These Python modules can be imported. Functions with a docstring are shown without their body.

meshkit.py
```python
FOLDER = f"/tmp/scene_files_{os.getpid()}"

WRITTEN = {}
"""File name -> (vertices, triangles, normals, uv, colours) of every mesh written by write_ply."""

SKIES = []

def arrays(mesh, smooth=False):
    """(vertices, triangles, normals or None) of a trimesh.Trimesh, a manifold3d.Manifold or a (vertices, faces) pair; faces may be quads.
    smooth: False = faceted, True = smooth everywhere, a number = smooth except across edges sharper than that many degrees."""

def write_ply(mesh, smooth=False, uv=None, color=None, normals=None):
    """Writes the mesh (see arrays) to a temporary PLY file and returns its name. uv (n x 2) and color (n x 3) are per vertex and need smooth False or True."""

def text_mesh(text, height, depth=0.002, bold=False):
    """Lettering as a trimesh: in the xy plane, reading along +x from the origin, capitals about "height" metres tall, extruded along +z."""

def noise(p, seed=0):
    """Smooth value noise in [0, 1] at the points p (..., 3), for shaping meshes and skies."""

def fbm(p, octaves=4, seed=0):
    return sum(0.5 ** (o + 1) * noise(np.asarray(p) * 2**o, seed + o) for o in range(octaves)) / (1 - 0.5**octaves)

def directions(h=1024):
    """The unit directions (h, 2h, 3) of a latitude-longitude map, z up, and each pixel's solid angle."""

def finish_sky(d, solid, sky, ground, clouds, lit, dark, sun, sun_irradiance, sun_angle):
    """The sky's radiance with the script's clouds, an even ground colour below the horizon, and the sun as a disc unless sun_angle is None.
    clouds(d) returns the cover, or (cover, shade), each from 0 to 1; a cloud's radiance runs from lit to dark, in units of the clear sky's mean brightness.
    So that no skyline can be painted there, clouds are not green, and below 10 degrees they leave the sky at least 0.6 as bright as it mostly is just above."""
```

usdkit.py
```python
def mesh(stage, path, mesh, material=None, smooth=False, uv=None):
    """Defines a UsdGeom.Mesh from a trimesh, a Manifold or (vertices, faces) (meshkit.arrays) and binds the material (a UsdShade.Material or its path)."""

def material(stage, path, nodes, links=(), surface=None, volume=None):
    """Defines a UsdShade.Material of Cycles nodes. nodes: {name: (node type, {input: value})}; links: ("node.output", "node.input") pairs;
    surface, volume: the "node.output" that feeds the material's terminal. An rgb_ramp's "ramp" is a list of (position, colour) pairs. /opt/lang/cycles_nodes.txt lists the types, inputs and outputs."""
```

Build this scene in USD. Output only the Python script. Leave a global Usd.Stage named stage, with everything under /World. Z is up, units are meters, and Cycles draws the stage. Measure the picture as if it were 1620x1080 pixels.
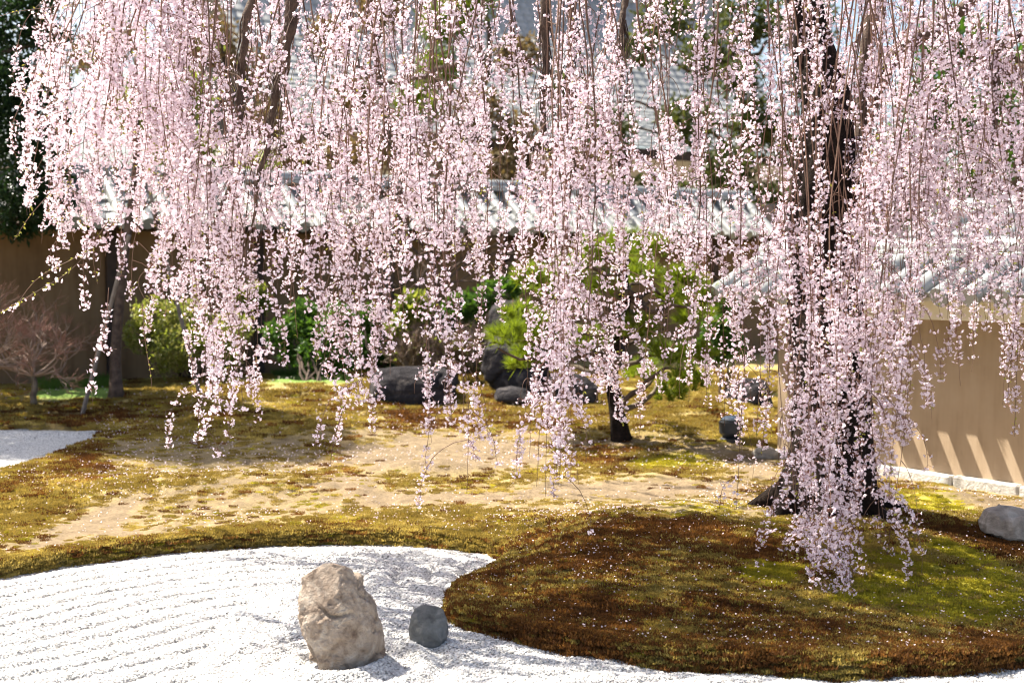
import math, numpy as np, trimesh, usdkit, meshkit
from pxr import Usd, UsdGeom, UsdLux, UsdShade, Gf, Sdf, Vt

stage = Usd.Stage.CreateInMemory()
UsdGeom.SetStageUpAxis(stage, "Z")
UsdGeom.SetStageMetersPerUnit(stage, 1.0)
world = UsdGeom.Xform.Define(stage, "/World")
UsdGeom.Scope.Define(stage, "/World/Looks")
PI = math.pi

# ------------------------------------------------------------------ camera, sky, sun
EYE, PITCH, FPX = 1.5, math.atan(105 / 2250), 2250.0
EXPOSURE = 1.8
cam = UsdGeom.Camera.Define(stage, "/World/camera")
cam.CreateHorizontalApertureAttr(36.0)
cam.CreateVerticalApertureAttr(24.0)
cam.CreateFocalLengthAttr(50.0)
cam.CreateFStopAttr(2.6)
cam.CreateFocusDistanceAttr(6.95)
cam.CreateClippingRangeAttr(Gf.Vec2f(0.05, 2000))
cam.CreateExposureAttr(EXPOSURE)
cam.AddTranslateOp().Set(Gf.Vec3d(0, 0, EYE))
cam.AddRotateXOp().Set(90 - math.degrees(PITCH))

SUN_EL, SUN_AZ = math.radians(56), math.radians(-62)          # azimuth measured from +y towards +x
SUN = np.array([math.sin(SUN_AZ) * math.cos(SUN_EL), math.cos(SUN_AZ) * math.cos(SUN_EL), math.sin(SUN_EL)])
sky = UsdLux.DomeLight.Define(stage, "/World/sky")
sky_m = usdkit.material(stage, "/World/Looks/sky", {
    "s": ("sky_texture", {"sky_type": "single_scattering", "sun_disc": False, "sun_elevation": SUN_EL, "sun_rotation": math.atan2(SUN[0], SUN[1]), "air_density": 1.0, "aerosol_density": 4.0}),
    "b": ("background_shader", {"strength": 0.075})}, [("s.color", "b.color")], surface="b.background")
UsdShade.MaterialBindingAPI.Apply(sky.GetPrim()).Bind(sky_m)
sky.GetPrim().SetCustomDataByKey("kind", "structure")
sun = UsdLux.DistantLight.Define(stage, "/World/sun")
sun.CreateIntensityAttr(1.25)
sun.CreateAngleAttr(0.5)
sun.CreateColorAttr(Gf.Vec3f(1.0, 0.93, 0.82))
sun.GetPrim().CreateAttribute("inputs:normalize", Sdf.ValueTypeNames.Bool).Set(True)
zx = SUN
xx = np.cross([0, 0, 1], zx); xx /= np.linalg.norm(xx)
yx = np.cross(zx, xx)
sun.AddTransformOp().Set(Gf.Matrix4d(*xx, 0, *yx, 0, *zx, 0, 0, 0, 0, 1))

# ------------------------------------------------------------------ helpers
FWD = np.array([0, math.cos(PITCH), -math.sin(PITCH)])
UPV = np.array([0, math.sin(PITCH), math.cos(PITCH)])


def ray(px, py):
    u, v = (np.asarray(px, float) - 810) / FPX, -(np.asarray(py, float) - 540) / FPX
    return u[..., None] * np.array([1, 0, 0.0]) + FWD + v[..., None] * UPV


def P(px, py, Y):
    d = ray(px, py)
    return np.array([0, 0, EYE]) + d * (np.asarray(Y, float) / d[..., 1])[..., None]


def proj(p):
    q = np.asarray(p, float) - [0, 0, EYE]
    w = q @ FWD
    return 810 + FPX * q[..., 0] / w, 540 - FPX * (q @ UPV) / w


def sm(a, b, x):
    t = np.clip((x - a) / (b - a), 0, 1)
    return t * t * (3 - 2 * t)


used = {}


def path_for(name, parent=None):
    base = (str(parent.GetPath()) if parent is not None else "/World") + "/" + name
    k = used.get(base, -1) + 1
    used[base] = k
    return base if k == 0 else f"{base}_{k:03d}"


def tag(p, label=None, cat=None, group=None, kind=None):
    p = p.GetPrim() if hasattr(p, "GetPrim") else p
    for k, v in (("label", label), ("category", cat), ("group", group), ("kind", kind)):
        if v:
            p.SetCustomDataByKey(k, v)
    return p


def obj(name, mesh, mat, parent=None, smooth=False):
    if isinstance(mesh, MB):
        mesh = mesh.get()
    m = usdkit.mesh(stage, path_for(name, parent), mesh, MAT[mat] if isinstance(mat, str) else mat, smooth=smooth)
    return m.GetPrim()


def thing(name, label, cat, group=None):
    x = UsdGeom.Xform.Define(stage, path_for(name))
    return tag(x, label, cat, group)


class MB:
    def __init__(self):
        self.v, self.f, self.n = [], [], 0

    def add(self, v, f):
        v, f = np.asarray(v, float), np.asarray(f, int)
        if f.shape[1] == 4:
            f = np.vstack([f[:, [0, 1, 2]], f[:, [0, 2, 3]]])
        self.v.append(v); self.f.append(f + self.n); self.n += len(v)
        return self

    def get(self):
        return np.vstack(self.v), np.vstack(self.f)


def tube(pts, radii, sides=6, cap=True):
    pts = np.asarray(pts, float); n = len(pts)
    radii = np.broadcast_to(np.asarray(radii, float), (n,))
    t = np.gradient(pts, axis=0)
    t /= np.maximum(np.linalg.norm(t, axis=1, keepdims=True), 1e-9)
    ref = np.array([0.31, 0.9, 0.1]) if abs(t[0] @ [0.31, 0.9, 0.1]) < 0.9 else np.array([1.0, 0, 0])
    rows = []
    a = np.arange(sides) / sides * 2 * PI
    for i in range(n):
        x = np.cross(t[i], ref); x /= max(np.linalg.norm(x), 1e-9)
        y = np.cross(t[i], x); ref = -np.cross(t[i], x) * 0 + np.cross(x, t[i])
        rows.append(pts[i] + radii[i] * (np.cos(a)[:, None] * x + np.sin(a)[:, None] * y))
    v = np.vstack(rows); f = []
    for i in range(n - 1):
        for k in range(sides):
            k2 = (k + 1) % sides
            f.append([i * sides + k, i * sides + k2, (i + 1) * sides + k2, (i + 1) * sides + k])
    f = np.array(f); f = np.vstack([f[:, [0, 1, 2]], f[:, [0, 2, 3]]])
    if cap:
        c = len(v); v = np.vstack([v, pts[:1], pts[-1:]])
        e = [[c, (k + 1) % sides, k] for k in range(sides)] + [[c + 1, (n - 1) * sides + k, (n - 1) * sides + (k + 1) % sides] for k in range(sides)]
        f = np.vstack([f, e])
    return v, f


def spline(pts, n):
    """Catmull-Rom through pts, n samples."""
    p = np.asarray(pts, float)
    p = np.vstack([2 * p[0] - p[1], p, 2 * p[-1] - p[-2]])
    k = len(p) - 3
    t = np.linspace(0, k - 1e-6, n); i = t.astype(int); u = (t - i)[:, None]
    a, b, c, d = p[i], p[i + 1], p[i + 2], p[i + 3]
    return 0.5 * (2 * b + (c - a) * u + (2 * a - 5 * b + 4 * c - d) * u**2 + (3 * b - a - 3 * c + d) * u**3)


def unit(a):
    return a / np.maximum(np.linalg.norm(a, axis=-1, keepdims=True), 1e-9)


def frames(z, rng):
    """Random x, y to unit z (N,3)."""
    r = unit(rng.normal(size=z.shape))
    x = unit(np.cross(z, r))
    return x, np.cross(z, x)


def leaves(c, size, rng, axis=None, spread=1.0, aspect=0.45, fold=0.15):
    """Diamond leaves (2 triangles each) at c, pointing along axis plus noise."""
    c = np.asarray(c, float); n = len(c)
    size = np.broadcast_to(np.asarray(size, float), (n,))[:, None]
    d = rng.normal(size=(n, 3)) * spread + (0 if axis is None else axis)
    d = unit(d); x, y = frames(d, rng)
    v = np.stack([c, c + d * size * 0.5 + x * size * aspect * 0.5 + y * size * fold, c + d * size, c + d * size * 0.5 - x * size * aspect * 0.5 + y * size * fold], 1).reshape(-1, 3)
    k = np.arange(n)[:, None] * 4
    return v, np.vstack([k + [0, 1, 2], k + [0, 2, 3]])


def needles(c, length, rng, axis, spread=0.6, width=0.0025):
    c = np.asarray(c, float); n = len(c)
    length = np.broadcast_to(np.asarray(length, float), (n,))[:, None]
    d = unit(rng.normal(size=(n, 3)) * spread + axis)
    x, y = frames(d, rng)
    v = np.stack([c + x * width, c - x * width, c + d * length], 1).reshape(-1, 3)
    return v, np.arange(n)[:, None] * 3 + [0, 1, 2]


def box(size, center=(0, 0, 0), axes=None, jitter=0):
    s = np.asarray(size, float) / 2
    c = np.array([[x, y, z] for x in (-1, 1) for y in (-1, 1) for z in (-1, 1)], float) * s
    v = c if axes is None else c @ np.asarray(axes)
    f = np.array([[0, 1, 3, 2], [4, 6, 7, 5], [0, 4, 5, 1], [2, 3, 7, 6], [0, 2, 6, 4], [1, 5, 7, 3]])
    return v + center, np.vstack([f[:, [0, 1, 2]], f[:, [0, 2, 3]]])


def rbox(size, center, axes, r=0.01):
    """A box with chamfered edges."""
    s = np.asarray(size, float) / 2
    r = min(r, s.min() * 0.45)
    pts = []
    for sx in (-1, 1):
        for sy in (-1, 1):
            for sz in (-1, 1):
                g = np.array([sx, sy, sz]) * s
                for k in range(3):
                    q = g.copy()
                    for j in range(3):
                        if j != k:
                            q[j] -= np.sign(q[j]) * r
                    pts.append(q)
    h = trimesh.convex.convex_hull(np.array(pts))
    return np.array(h.vertices) @ np.asarray(axes) + center, np.array(h.faces)


# ------------------------------------------------------------------ materials
MAT = {}


def mat(name, ramp, scale=8.0, rough=0.8, bump=0.0, bscale=None, bdist=0.01, detail=6, rand=0.0, island=0.0, spec=0.3, transl=None, tweight=0.35, coords="position", distortion=0.0, voro=0.0):
    """Noise-coloured principled material; optional variation by object or island and translucency."""
    n = {"g": ("geometry", {}), "n": ("noise_texture", {"scale": scale, "detail": detail, "roughness": 0.6, "distortion": distortion}),
         "r": ("rgb_ramp", {"ramp": ramp}), "p": ("principled_bsdf", {"roughness": rough, "specular_ior_level": spec})}
    L = [("g.position", "n.vector")]
    src = "n.fac"
    if island or rand:
        n["oi"] = ("object_info", {})
        n["m1"] = ("math", {"math_type": "multiply_add", "value2": island, "value3": -island / 2})
        n["m2"] = ("math", {"math_type": "multiply_add", "value2": rand, "value3": -rand / 2})
        n["a1"] = ("math", {"math_type": "add"}); n["a2"] = ("math", {"math_type": "add", "use_clamp": True})
        L += [("g.random_per_island", "m1.value1"), ("oi.random", "m2.value1"), ("m1.value", "a1.value1"), ("m2.value", "a1.value2"), ("a1.value", "a2.value1"), ("n.fac", "a2.value2")]
        src = "a2.value"
    L += [(src, "r.fac"), ("r.color", "p.base_color")]
    if bump:
        n["bn"] = ("noise_texture", {"scale": bscale or scale * 4, "detail": 8, "roughness": 0.65})
        n["b"] = ("bump", {"strength": bump, "distance": bdist})
        L += [("g.position", "bn.vector"), ("bn.fac", "b.height"), ("b.normal", "p.normal")]
    out = "p.BSDF"
    if transl is not None:
        n["t"] = ("translucent_bsdf", {}); n["tm"] = ("mix_color", {"blend_type": "multiply", "fac": 1.0, "b": transl})
        n["mx"] = ("mix_closure", {"fac": tweight})
        L += [("r.color", "tm.a"), ("tm.result", "t.color"), ("p.BSDF", "mx.closure1"), ("t.BSDF", "mx.closure2")]
        out = "mx.closure"
    MAT[name] = usdkit.material(stage, "/World/Looks/" + name, n, L, surface=out)


mat("petal", [(0.15, (0.825, 0.72, 0.785)), (0.5, (0.88, 0.83, 0.868)), (0.85, (0.92, 0.90, 0.92))], scale=3.0, rough=0.6, island=0.75, spec=0.2, transl=(1.0, 0.985, 1.01), tweight=0.45)
mat("fallen_petal", [(0.3, (0.72, 0.60, 0.62)), (0.7, (0.82, 0.76, 0.75))], scale=30, rough=0.6, island=0.6, spec=0.2, transl=(1, 1, 1), tweight=0.3)
mat("stalk", [(0.3, (0.20, 0.075, 0.05)), (0.7, (0.22, 0.16, 0.05))], scale=6, rough=0.6, island=0.7)
mat("bud", [(0.3, (0.34, 0.34, 0.06)), (0.7, (0.50, 0.42, 0.13))], scale=9, rough=0.6, island=0.7, transl=(1, 1, 0.8))
mat("twig", [(0.3, (0.085, 0.045, 0.03)), (0.7, (0.19, 0.11, 0.075))], scale=14, rough=0.7, rand=0.5)
mat("bark", [(0.3, (0.007, 0.005, 0.004)), (0.6, (0.018, 0.012, 0.009)), (0.8, (0.06, 0.043, 0.032))], scale=16, rough=0.95, spec=0.1, bump=1.0, bscale=38, bdist=0.02, distortion=1.0)
mat("bark_brown", [(0.3, (0.035, 0.022, 0.016)), (0.7, (0.115, 0.078, 0.055))], scale=20, rough=0.85, bump=0.8, bscale=60, bdist=0.01)
mat("bark_grey", [(0.3, (0.06, 0.045, 0.03)), (0.7, (0.19, 0.15, 0.105))], scale=14, rough=0.85, bump=0.8, bscale=60, bdist=0.01)
mat("maple_twig", [(0.3, (0.24, 0.165, 0.12)), (0.7, (0.50, 0.38, 0.29))], scale=4, rough=0.7, island=0.6)
mat("maple_tip", [(0.3, (0.24, 0.11, 0.075)), (0.7, (0.42, 0.27, 0.20))], scale=4, rough=0.7, island=0.6)
mat("pole", [(0.3, (0.11, 0.09, 0.075)), (0.7, (0.22, 0.19, 0.165))], scale=12, rough=0.75, bump=0.3, bscale=50, bdist=0.005)
mat("dark_wood", [(0.3, (0.018, 0.011, 0.008)), (0.7, (0.05, 0.03, 0.02))], scale=10, rough=0.7, bump=0.3, bscale=60)
mat("tile", [(0.25, (0.17, 0.175, 0.17)), (0.6, (0.27, 0.275, 0.265)), (0.85, (0.38, 0.38, 0.36))], scale=9, rough=0.34, rand=0.35, spec=0.7, bump=0.25, bscale=70, bdist=0.004)
mat("white_plaster", [(0.3, (0.66, 0.64, 0.60)), (0.7, (0.78, 0.76, 0.73))], scale=3, rough=0.85, bump=0.1, bscale=100, bdist=0.003)
mat("footing", [(0.3, (0.36, 0.34, 0.30)), (0.7, (0.62, 0.59, 0.54))], scale=22, rough=0.9, bump=0.9, bscale=45, bdist=0.02, rand=0.3)
mat("boulder", [(0.28, (0.11, 0.075, 0.055)), (0.42, (0.27, 0.205, 0.152)), (0.56, (0.375, 0.305, 0.24)), (0.75, (0.50, 0.44, 0.37))], scale=13, rough=0.88, bump=1.0, bscale=26, bdist=0.05, detail=10, distortion=1.4)
mat("grey_stone", [(0.3, (0.075, 0.077, 0.075)), (0.55, (0.14, 0.143, 0.138)), (0.75, (0.25, 0.245, 0.235))], scale=14, rough=0.85, bump=0.8, bscale=48, bdist=0.02, detail=9, distortion=0.8, spec=0.15)
mat("dark_rock", [(0.3, (0.014, 0.013, 0.014)), (0.55, (0.036, 0.033, 0.035)), (0.72, (0.12, 0.105, 0.095))], scale=6, rough=0.95, spec=0.08, bump=1.0, bscale=16, bdist=0.03, detail=9, distortion=0.8)
mat("light_rock", [(0.25, (0.10, 0.085, 0.07)), (0.5, (0.28, 0.25, 0.21)), (0.75, (0.48, 0.44, 0.38))], scale=9, rough=0.85, bump=0.9, bscale=24, bdist=0.02, detail=9, distortion=1.0)
mat("brown_stone", [(0.3, (0.22, 0.14, 0.10)), (0.7, (0.42, 0.30, 0.22))], scale=30, rough=0.85, bump=0.6, bscale=80, bdist=0.005)
for nm, c0, c1, c2 in (("leaf_pale", (0.34, 0.34, 0.14), (0.60, 0.57, 0.32), (0.76, 0.70, 0.50)), ("leaf_green", (0.06, 0.13, 0.02), (0.15, 0.28, 0.05), (0.32, 0.44, 0.11)), ("leaf_yellowgreen", (0.20, 0.24, 0.05), (0.40, 0.43, 0.12), (0.62, 0.60, 0.25)),
                        ("leaf_dark", (0.016, 0.040, 0.014), (0.035, 0.075, 0.024), (0.08, 0.13, 0.04)), ("needle", (0.16, 0.22, 0.02), (0.32, 0.39, 0.05), (0.52, 0.54, 0.10)), ("leaf_olive", (0.06, 0.075, 0.02), (0.13, 0.14, 0.04), (0.24, 0.22, 0.08)), ("leaf_brown", (0.12, 0.085, 0.045), (0.24, 0.17, 0.10), (0.36, 0.27, 0.17)), ("grass_blade", (0.08, 0.16, 0.025), (0.15, 0.27, 0.05), (0.28, 0.38, 0.09))):
    mat(nm, [(0.2, c0), (0.5, c1), (0.8, c2)], scale=2.5, rough=0.5, island=0.7, spec=0.35, transl=(1.15, 1.1, 0.6), tweight=0.5)
for nm, c0, c1, c2 in (("moss_brown", (0.10, 0.042, 0.012), (0.27, 0.13, 0.034), (0.50, 0.30, 0.08)), ("moss_gold", (0.24, 0.18, 0.045), (0.52, 0.42, 0.125), (0.74, 0.63, 0.26)), ("moss_green", (0.26, 0.235, 0.02), (0.58, 0.52, 0.05), (0.76, 0.68, 0.12))):
    mat(nm, [(0.2, c0), (0.5, c1), (0.8, c2)], scale=1.7, rough=0.7, island=0.55, rand=0.35, spec=0.2, transl=(1.1, 1.0, 0.7), tweight=0.4)
mat("lamp_black", [(0.3, (0.012, 0.014, 0.018)), (0.7, (0.03, 0.033, 0.04))], scale=20, rough=0.4, spec=0.5)
mat("lamp_glass", [(0.3, (0.06, 0.10, 0.14)), (0.7, (0.12, 0.17, 0.21))], scale=6, rough=0.1, spec=0.9)
mat("earth", [(0.3, (0.16, 0.12, 0.075)), (0.7, (0.26, 0.20, 0.13))], scale=0.8, rough=0.95, bump=0.4, bscale=10)
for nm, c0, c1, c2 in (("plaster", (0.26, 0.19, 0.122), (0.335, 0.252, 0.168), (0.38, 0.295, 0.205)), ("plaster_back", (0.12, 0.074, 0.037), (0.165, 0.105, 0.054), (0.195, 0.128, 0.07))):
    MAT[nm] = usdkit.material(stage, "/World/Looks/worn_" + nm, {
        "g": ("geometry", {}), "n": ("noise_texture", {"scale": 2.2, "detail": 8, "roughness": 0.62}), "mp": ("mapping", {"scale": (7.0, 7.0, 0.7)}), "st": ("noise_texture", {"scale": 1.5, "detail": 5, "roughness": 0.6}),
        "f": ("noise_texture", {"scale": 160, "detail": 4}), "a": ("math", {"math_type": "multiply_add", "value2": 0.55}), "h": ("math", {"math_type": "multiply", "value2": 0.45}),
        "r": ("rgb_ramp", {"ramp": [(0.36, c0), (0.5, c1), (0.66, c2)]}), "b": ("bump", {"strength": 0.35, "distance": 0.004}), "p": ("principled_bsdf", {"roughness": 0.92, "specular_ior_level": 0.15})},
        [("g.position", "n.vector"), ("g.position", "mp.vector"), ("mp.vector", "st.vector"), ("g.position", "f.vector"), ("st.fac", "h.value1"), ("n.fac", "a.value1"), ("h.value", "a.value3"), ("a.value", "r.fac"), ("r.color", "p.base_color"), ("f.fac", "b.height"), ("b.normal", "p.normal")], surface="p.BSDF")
# ground: vertex colours say what grows or lies where; the shader adds grain
MAT["garden_ground"] = usdkit.material(stage, "/World/Looks/garden_ground", {
    "g": ("geometry", {}), "at": ("attribute", {"attribute": "zone"}),
    "n": ("noise_texture", {"scale": 70, "detail": 6, "roughness": 0.7}), "n2": ("noise_texture", {"scale": 9, "detail": 5, "roughness": 0.65}),
    "m": ("map_range", {"from_min": 0.3, "from_max": 0.7, "to_min": 0.62, "to_max": 1.4}), "m2": ("map_range", {"from_min": 0.3, "from_max": 0.7, "to_min": 0.75, "to_max": 1.25}),
    "k": ("mix_color", {"blend_type": "multiply", "fac": 1.0}), "k2": ("mix_color", {"blend_type": "multiply", "fac": 1.0}),
    "b": ("bump", {"strength": 0.8, "distance": 0.015}), "p": ("principled_bsdf", {"roughness": 0.95, "specular_ior_level": 0.15})},
    [("g.position", "n.vector"), ("g.position", "n2.vector"), ("n.fac", "m.value"), ("n2.fac", "m2.value"), ("at.color", "k.a"), ("m.result", "k.b"), ("k.result", "k2.a"), ("m2.result", "k2.b"),
     ("k2.result", "p.base_color"), ("n.fac", "b.height"), ("b.normal", "p.normal")], surface="p.BSDF")
MAT["gravel"] = usdkit.material(stage, "/World/Looks/gravel", {
    "g": ("geometry", {}), "v": ("voronoi_texture", {"scale": 125, "feature": "f1"}), "w": ("voronoi_texture", {"scale": 260, "feature": "f1"}),
    "s": ("separate_color", {}), "r": ("rgb_ramp", {"ramp": [(0.0, (0.12, 0.118, 0.112)), (0.2, (0.33, 0.32, 0.30)), (0.5, (0.48, 0.468, 0.444)), (1.0, (0.64, 0.626, 0.597))]}),
    "i": ("math", {"math_type": "add"}), "b": ("bump", {"strength": 0.7, "distance": 0.005, "invert": True}), "p": ("principled_bsdf", {"roughness": 0.8, "specular_ior_level": 0.3})},
    [("g.position", "v.vector"), ("g.position", "w.vector"), ("v.color", "s.color"), ("s.r", "r.fac"), ("r.color", "p.base_color"), ("v.distance", "i.value1"), ("w.distance", "i.value2"), ("i.value", "b.height"), ("b.normal", "p.normal")], surface="p.BSDF")
mat("pebble", [(0.1, (0.15, 0.145, 0.137)), (0.3, (0.41, 0.40, 0.378)), (0.8, (0.66, 0.646, 0.617))], scale=40, rough=0.75, rand=0.8)

# ------------------------------------------------------------------ ground shape
def zplane(pts, z=0.0):
    pts = np.asarray(pts, float)
    d = ray(pts[:, 0], pts[:, 1])
    return (np.array([0, 0, EYE]) + d * ((z - EYE) / d[:, 2])[:, None])[:, :2]


shore_px = [(-160, 945), (0, 912), (100, 895), (200, 881), (300, 870), (420, 862), (540, 858), (640, 860), (720, 866), (775, 876), (803, 890), (792, 905), (765, 922), (722, 942), (709, 962), (724, 984), (780, 1001), (860, 1021), (950, 1039), (1050, 1051), (1200, 1061), (1350, 1069), (1500, 1063), (1620, 1049), (1800, 1015)]
shore = spline(np.hstack([zplane(shore_px), np.zeros((len(shore_px), 1))]), 150)[:, :2]
pond_px = [(-120, 690), (0, 685), (60, 683), (120, 685), (151, 695), (140, 708), (110, 719), (60, 738), (20, 750), (-120, 780)]
pond = spline(np.hstack([zplane(pond_px, 0.10), np.zeros((len(pond_px), 1))]), 60)[:, :2]


def seg_dist(p, poly, closed=True):
    a = np.asarray(poly, float); b = np.roll(a, -1, 0)
    if not closed:
        a, b = a[:-1], b[:-1]
    best = np.full(len(p), 1e9)
    for i in range(len(a)):
        ab = b[i] - a[i]
        t = np.clip(((p - a[i]) @ ab) / max(ab @ ab, 1e-12), 0, 1)
        best = np.minimum(best, np.hypot(*(p - (a[i] + t[:, None] * ab)).T))
    return best


def inside(p, poly):
    a = np.asarray(poly, float); b = np.roll(a, -1, 0)
    r = np.zeros(len(p), bool)
    for i in range(len(a)):
        c = (a[i, 1] > p[:, 1]) != (b[i, 1] > p[:, 1])
        x = (b[i, 0] - a[i, 0]) * (p[:, 1] - a[i, 1]) / (b[i, 1] - a[i, 1] + 1e-15) + a[i, 0]
        r ^= c & (p[:, 0] < x)
    return r


court_poly = np.vstack([shore, [[9, 5.4], [9, 1.5], [-9, 1.5], [-9, 6.4]]])


def sdist(p, poly):
    d = seg_dist(p, poly)
    return np.where(inside(p, poly), -d, d)


def court_sd(p):
    d = seg_dist(p, shore, closed=False)
    return np.where(inside(p, court_poly), -d, d)


def N(x, y, s, seed=0, o=3):
    return meshkit.fbm(np.stack([x * s, y * s, np.zeros_like(x) + seed * 7.3], -1), o, seed) - 0.5


# garden axes: back wall runs along BW, the right wall along RW
TH = math.radians(33)
BW = np.array([math.cos(TH), math.sin(TH), 0]); NB = np.array([math.sin(TH), -math.cos(TH), 0])
RW = np.array([math.sin(TH), -math.cos(TH), 0]); NR = np.array([-math.cos(TH), -math.sin(TH), 0])
OB = np.array([0, 18.0, 0]); OR = np.array([2.93, 10.3, 0])


def bumpy(x, y, cx, cy, rx, ry, h, p=1.0):
    return h * np.exp(-(((x - cx) / rx) ** 2 + ((y - cy) / ry) ** 2) ** p)


def height(x, y):
    x, y = np.asarray(x, float).ravel(), np.asarray(y, float).ravel()
    p = np.stack([x, y], 1)
    sd = court_sd(p); pd = sdist(p, pond)
    dist_back = -((x - OB[0]) * NB[0] + (y - OB[1]) * NB[1])        # negative in front of the wall
    h = 0.30 * sm(-6.5, -0.4, dist_back)
    dr = (x - OR[0]) * NR[0] + (y - OR[1]) * NR[1]
    dr = np.where((x - OR[0]) * RW[0] + (y - OR[1]) * RW[1] < -1.5, 9.0, dr)
    keep = sm(0.1, 1.2, dr)                                            # flat beside the right wall
    m = bumpy(x, y, 1.25, 6.95, 1.75, 1.0, 0.20, 1.15) + bumpy(x, y, 0.75, 7.35, 0.8, 0.4, 0.06) + bumpy(x, y, 2.2, 7.3, 0.6, 0.6, 0.05)
    m += bumpy(x, y, 2.55, 8.7, 0.55, 0.45, 0.09)
    m += bumpy(x, y, -1.9, 9.3, 1.0, 0.45, 0.12) + bumpy(x, y, -0.55, 10.2, 0.5, 0.2, 0.08) + bumpy(x, y, -1.6, 11.9, 0.45, 0.4, 0.10)
    m += bumpy(x, y, 1.0, 12.3, 0.9, 0.55, 0.14) + bumpy(x, y, -2.3, 14.0, 1.0, 0.5, 0.12) + bumpy(x, y, -0.6, 14.2, 1.2, 0.5, 0.09) + bumpy(x, y, 1.9, 13.6, 0.7, 0.6, 0.16) + bumpy(x, y, -4.2, 13.4, 0.8, 0.4, 0.10) + bumpy(x, y, -1.2, 15.6, 0.7, 0.35, 0.10)
    m *= sm(-0.02, 0.55, sd) * sm(0.0, 0.5, pd)
    h = (h + m + 0.07 * N(x, y, 1.1, 1) * sm(0.1, 1.0, sd) * sm(0, .4, pd) * (0.4 + 0.6 * keep) + 0.060 * N(x, y, 4.0, 2) * sm(0, 0.3, sd) * sm(0, 0.5, pd))
    h += 0.025 * N(x, y, 16.0, 3, 2) * sm(0.0, 0.2, sd) * (y < 16)
    h = 0.10 + (h - 0.10) * sm(-0.1, 1.3, pd)
    edge = sm(-0.005, 0.05, sd + 0.03 * N(x, y, 22, 5, 2)) * 1.0
    pe = 1 - sm(-0.005, 0.09, pd + 0.05 * N(x, y, 12, 6, 2))
    h = h - 0.075 * pe
    return -0.07 * (1 - edge) + (0.055 * keep + 0.02) * edge + h * edge


# height table for quick look-ups
gx, gy = np.linspace(-9, 9, 721), np.linspace(4.2, 20, 633)
GX, GY = np.meshgrid(gx, gy)
from scipy.interpolate import RegularGridInterpolator
HT = RegularGridInterpolator((gy, gx), height(GX, GY).reshape(GX.shape), bounds_error=False, fill_value=0.2)


def hz(x, y):
    return HT(np.stack([np.asarray(y, float), np.asarray(x, float)], -1))


def G(px, py):
    """First point of the ground along the ray of a place in the photograph."""
    Y = np.arange(4.6, 19.8, 0.01)
    q = P(np.full(len(Y), px), np.full(len(Y), py), Y)
    hit = np.nonzero(q[:, 2] <= hz(q[:, 0], q[:, 1]))[0]
    return q[hit[0]] if len(hit) else q[-1]


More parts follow.
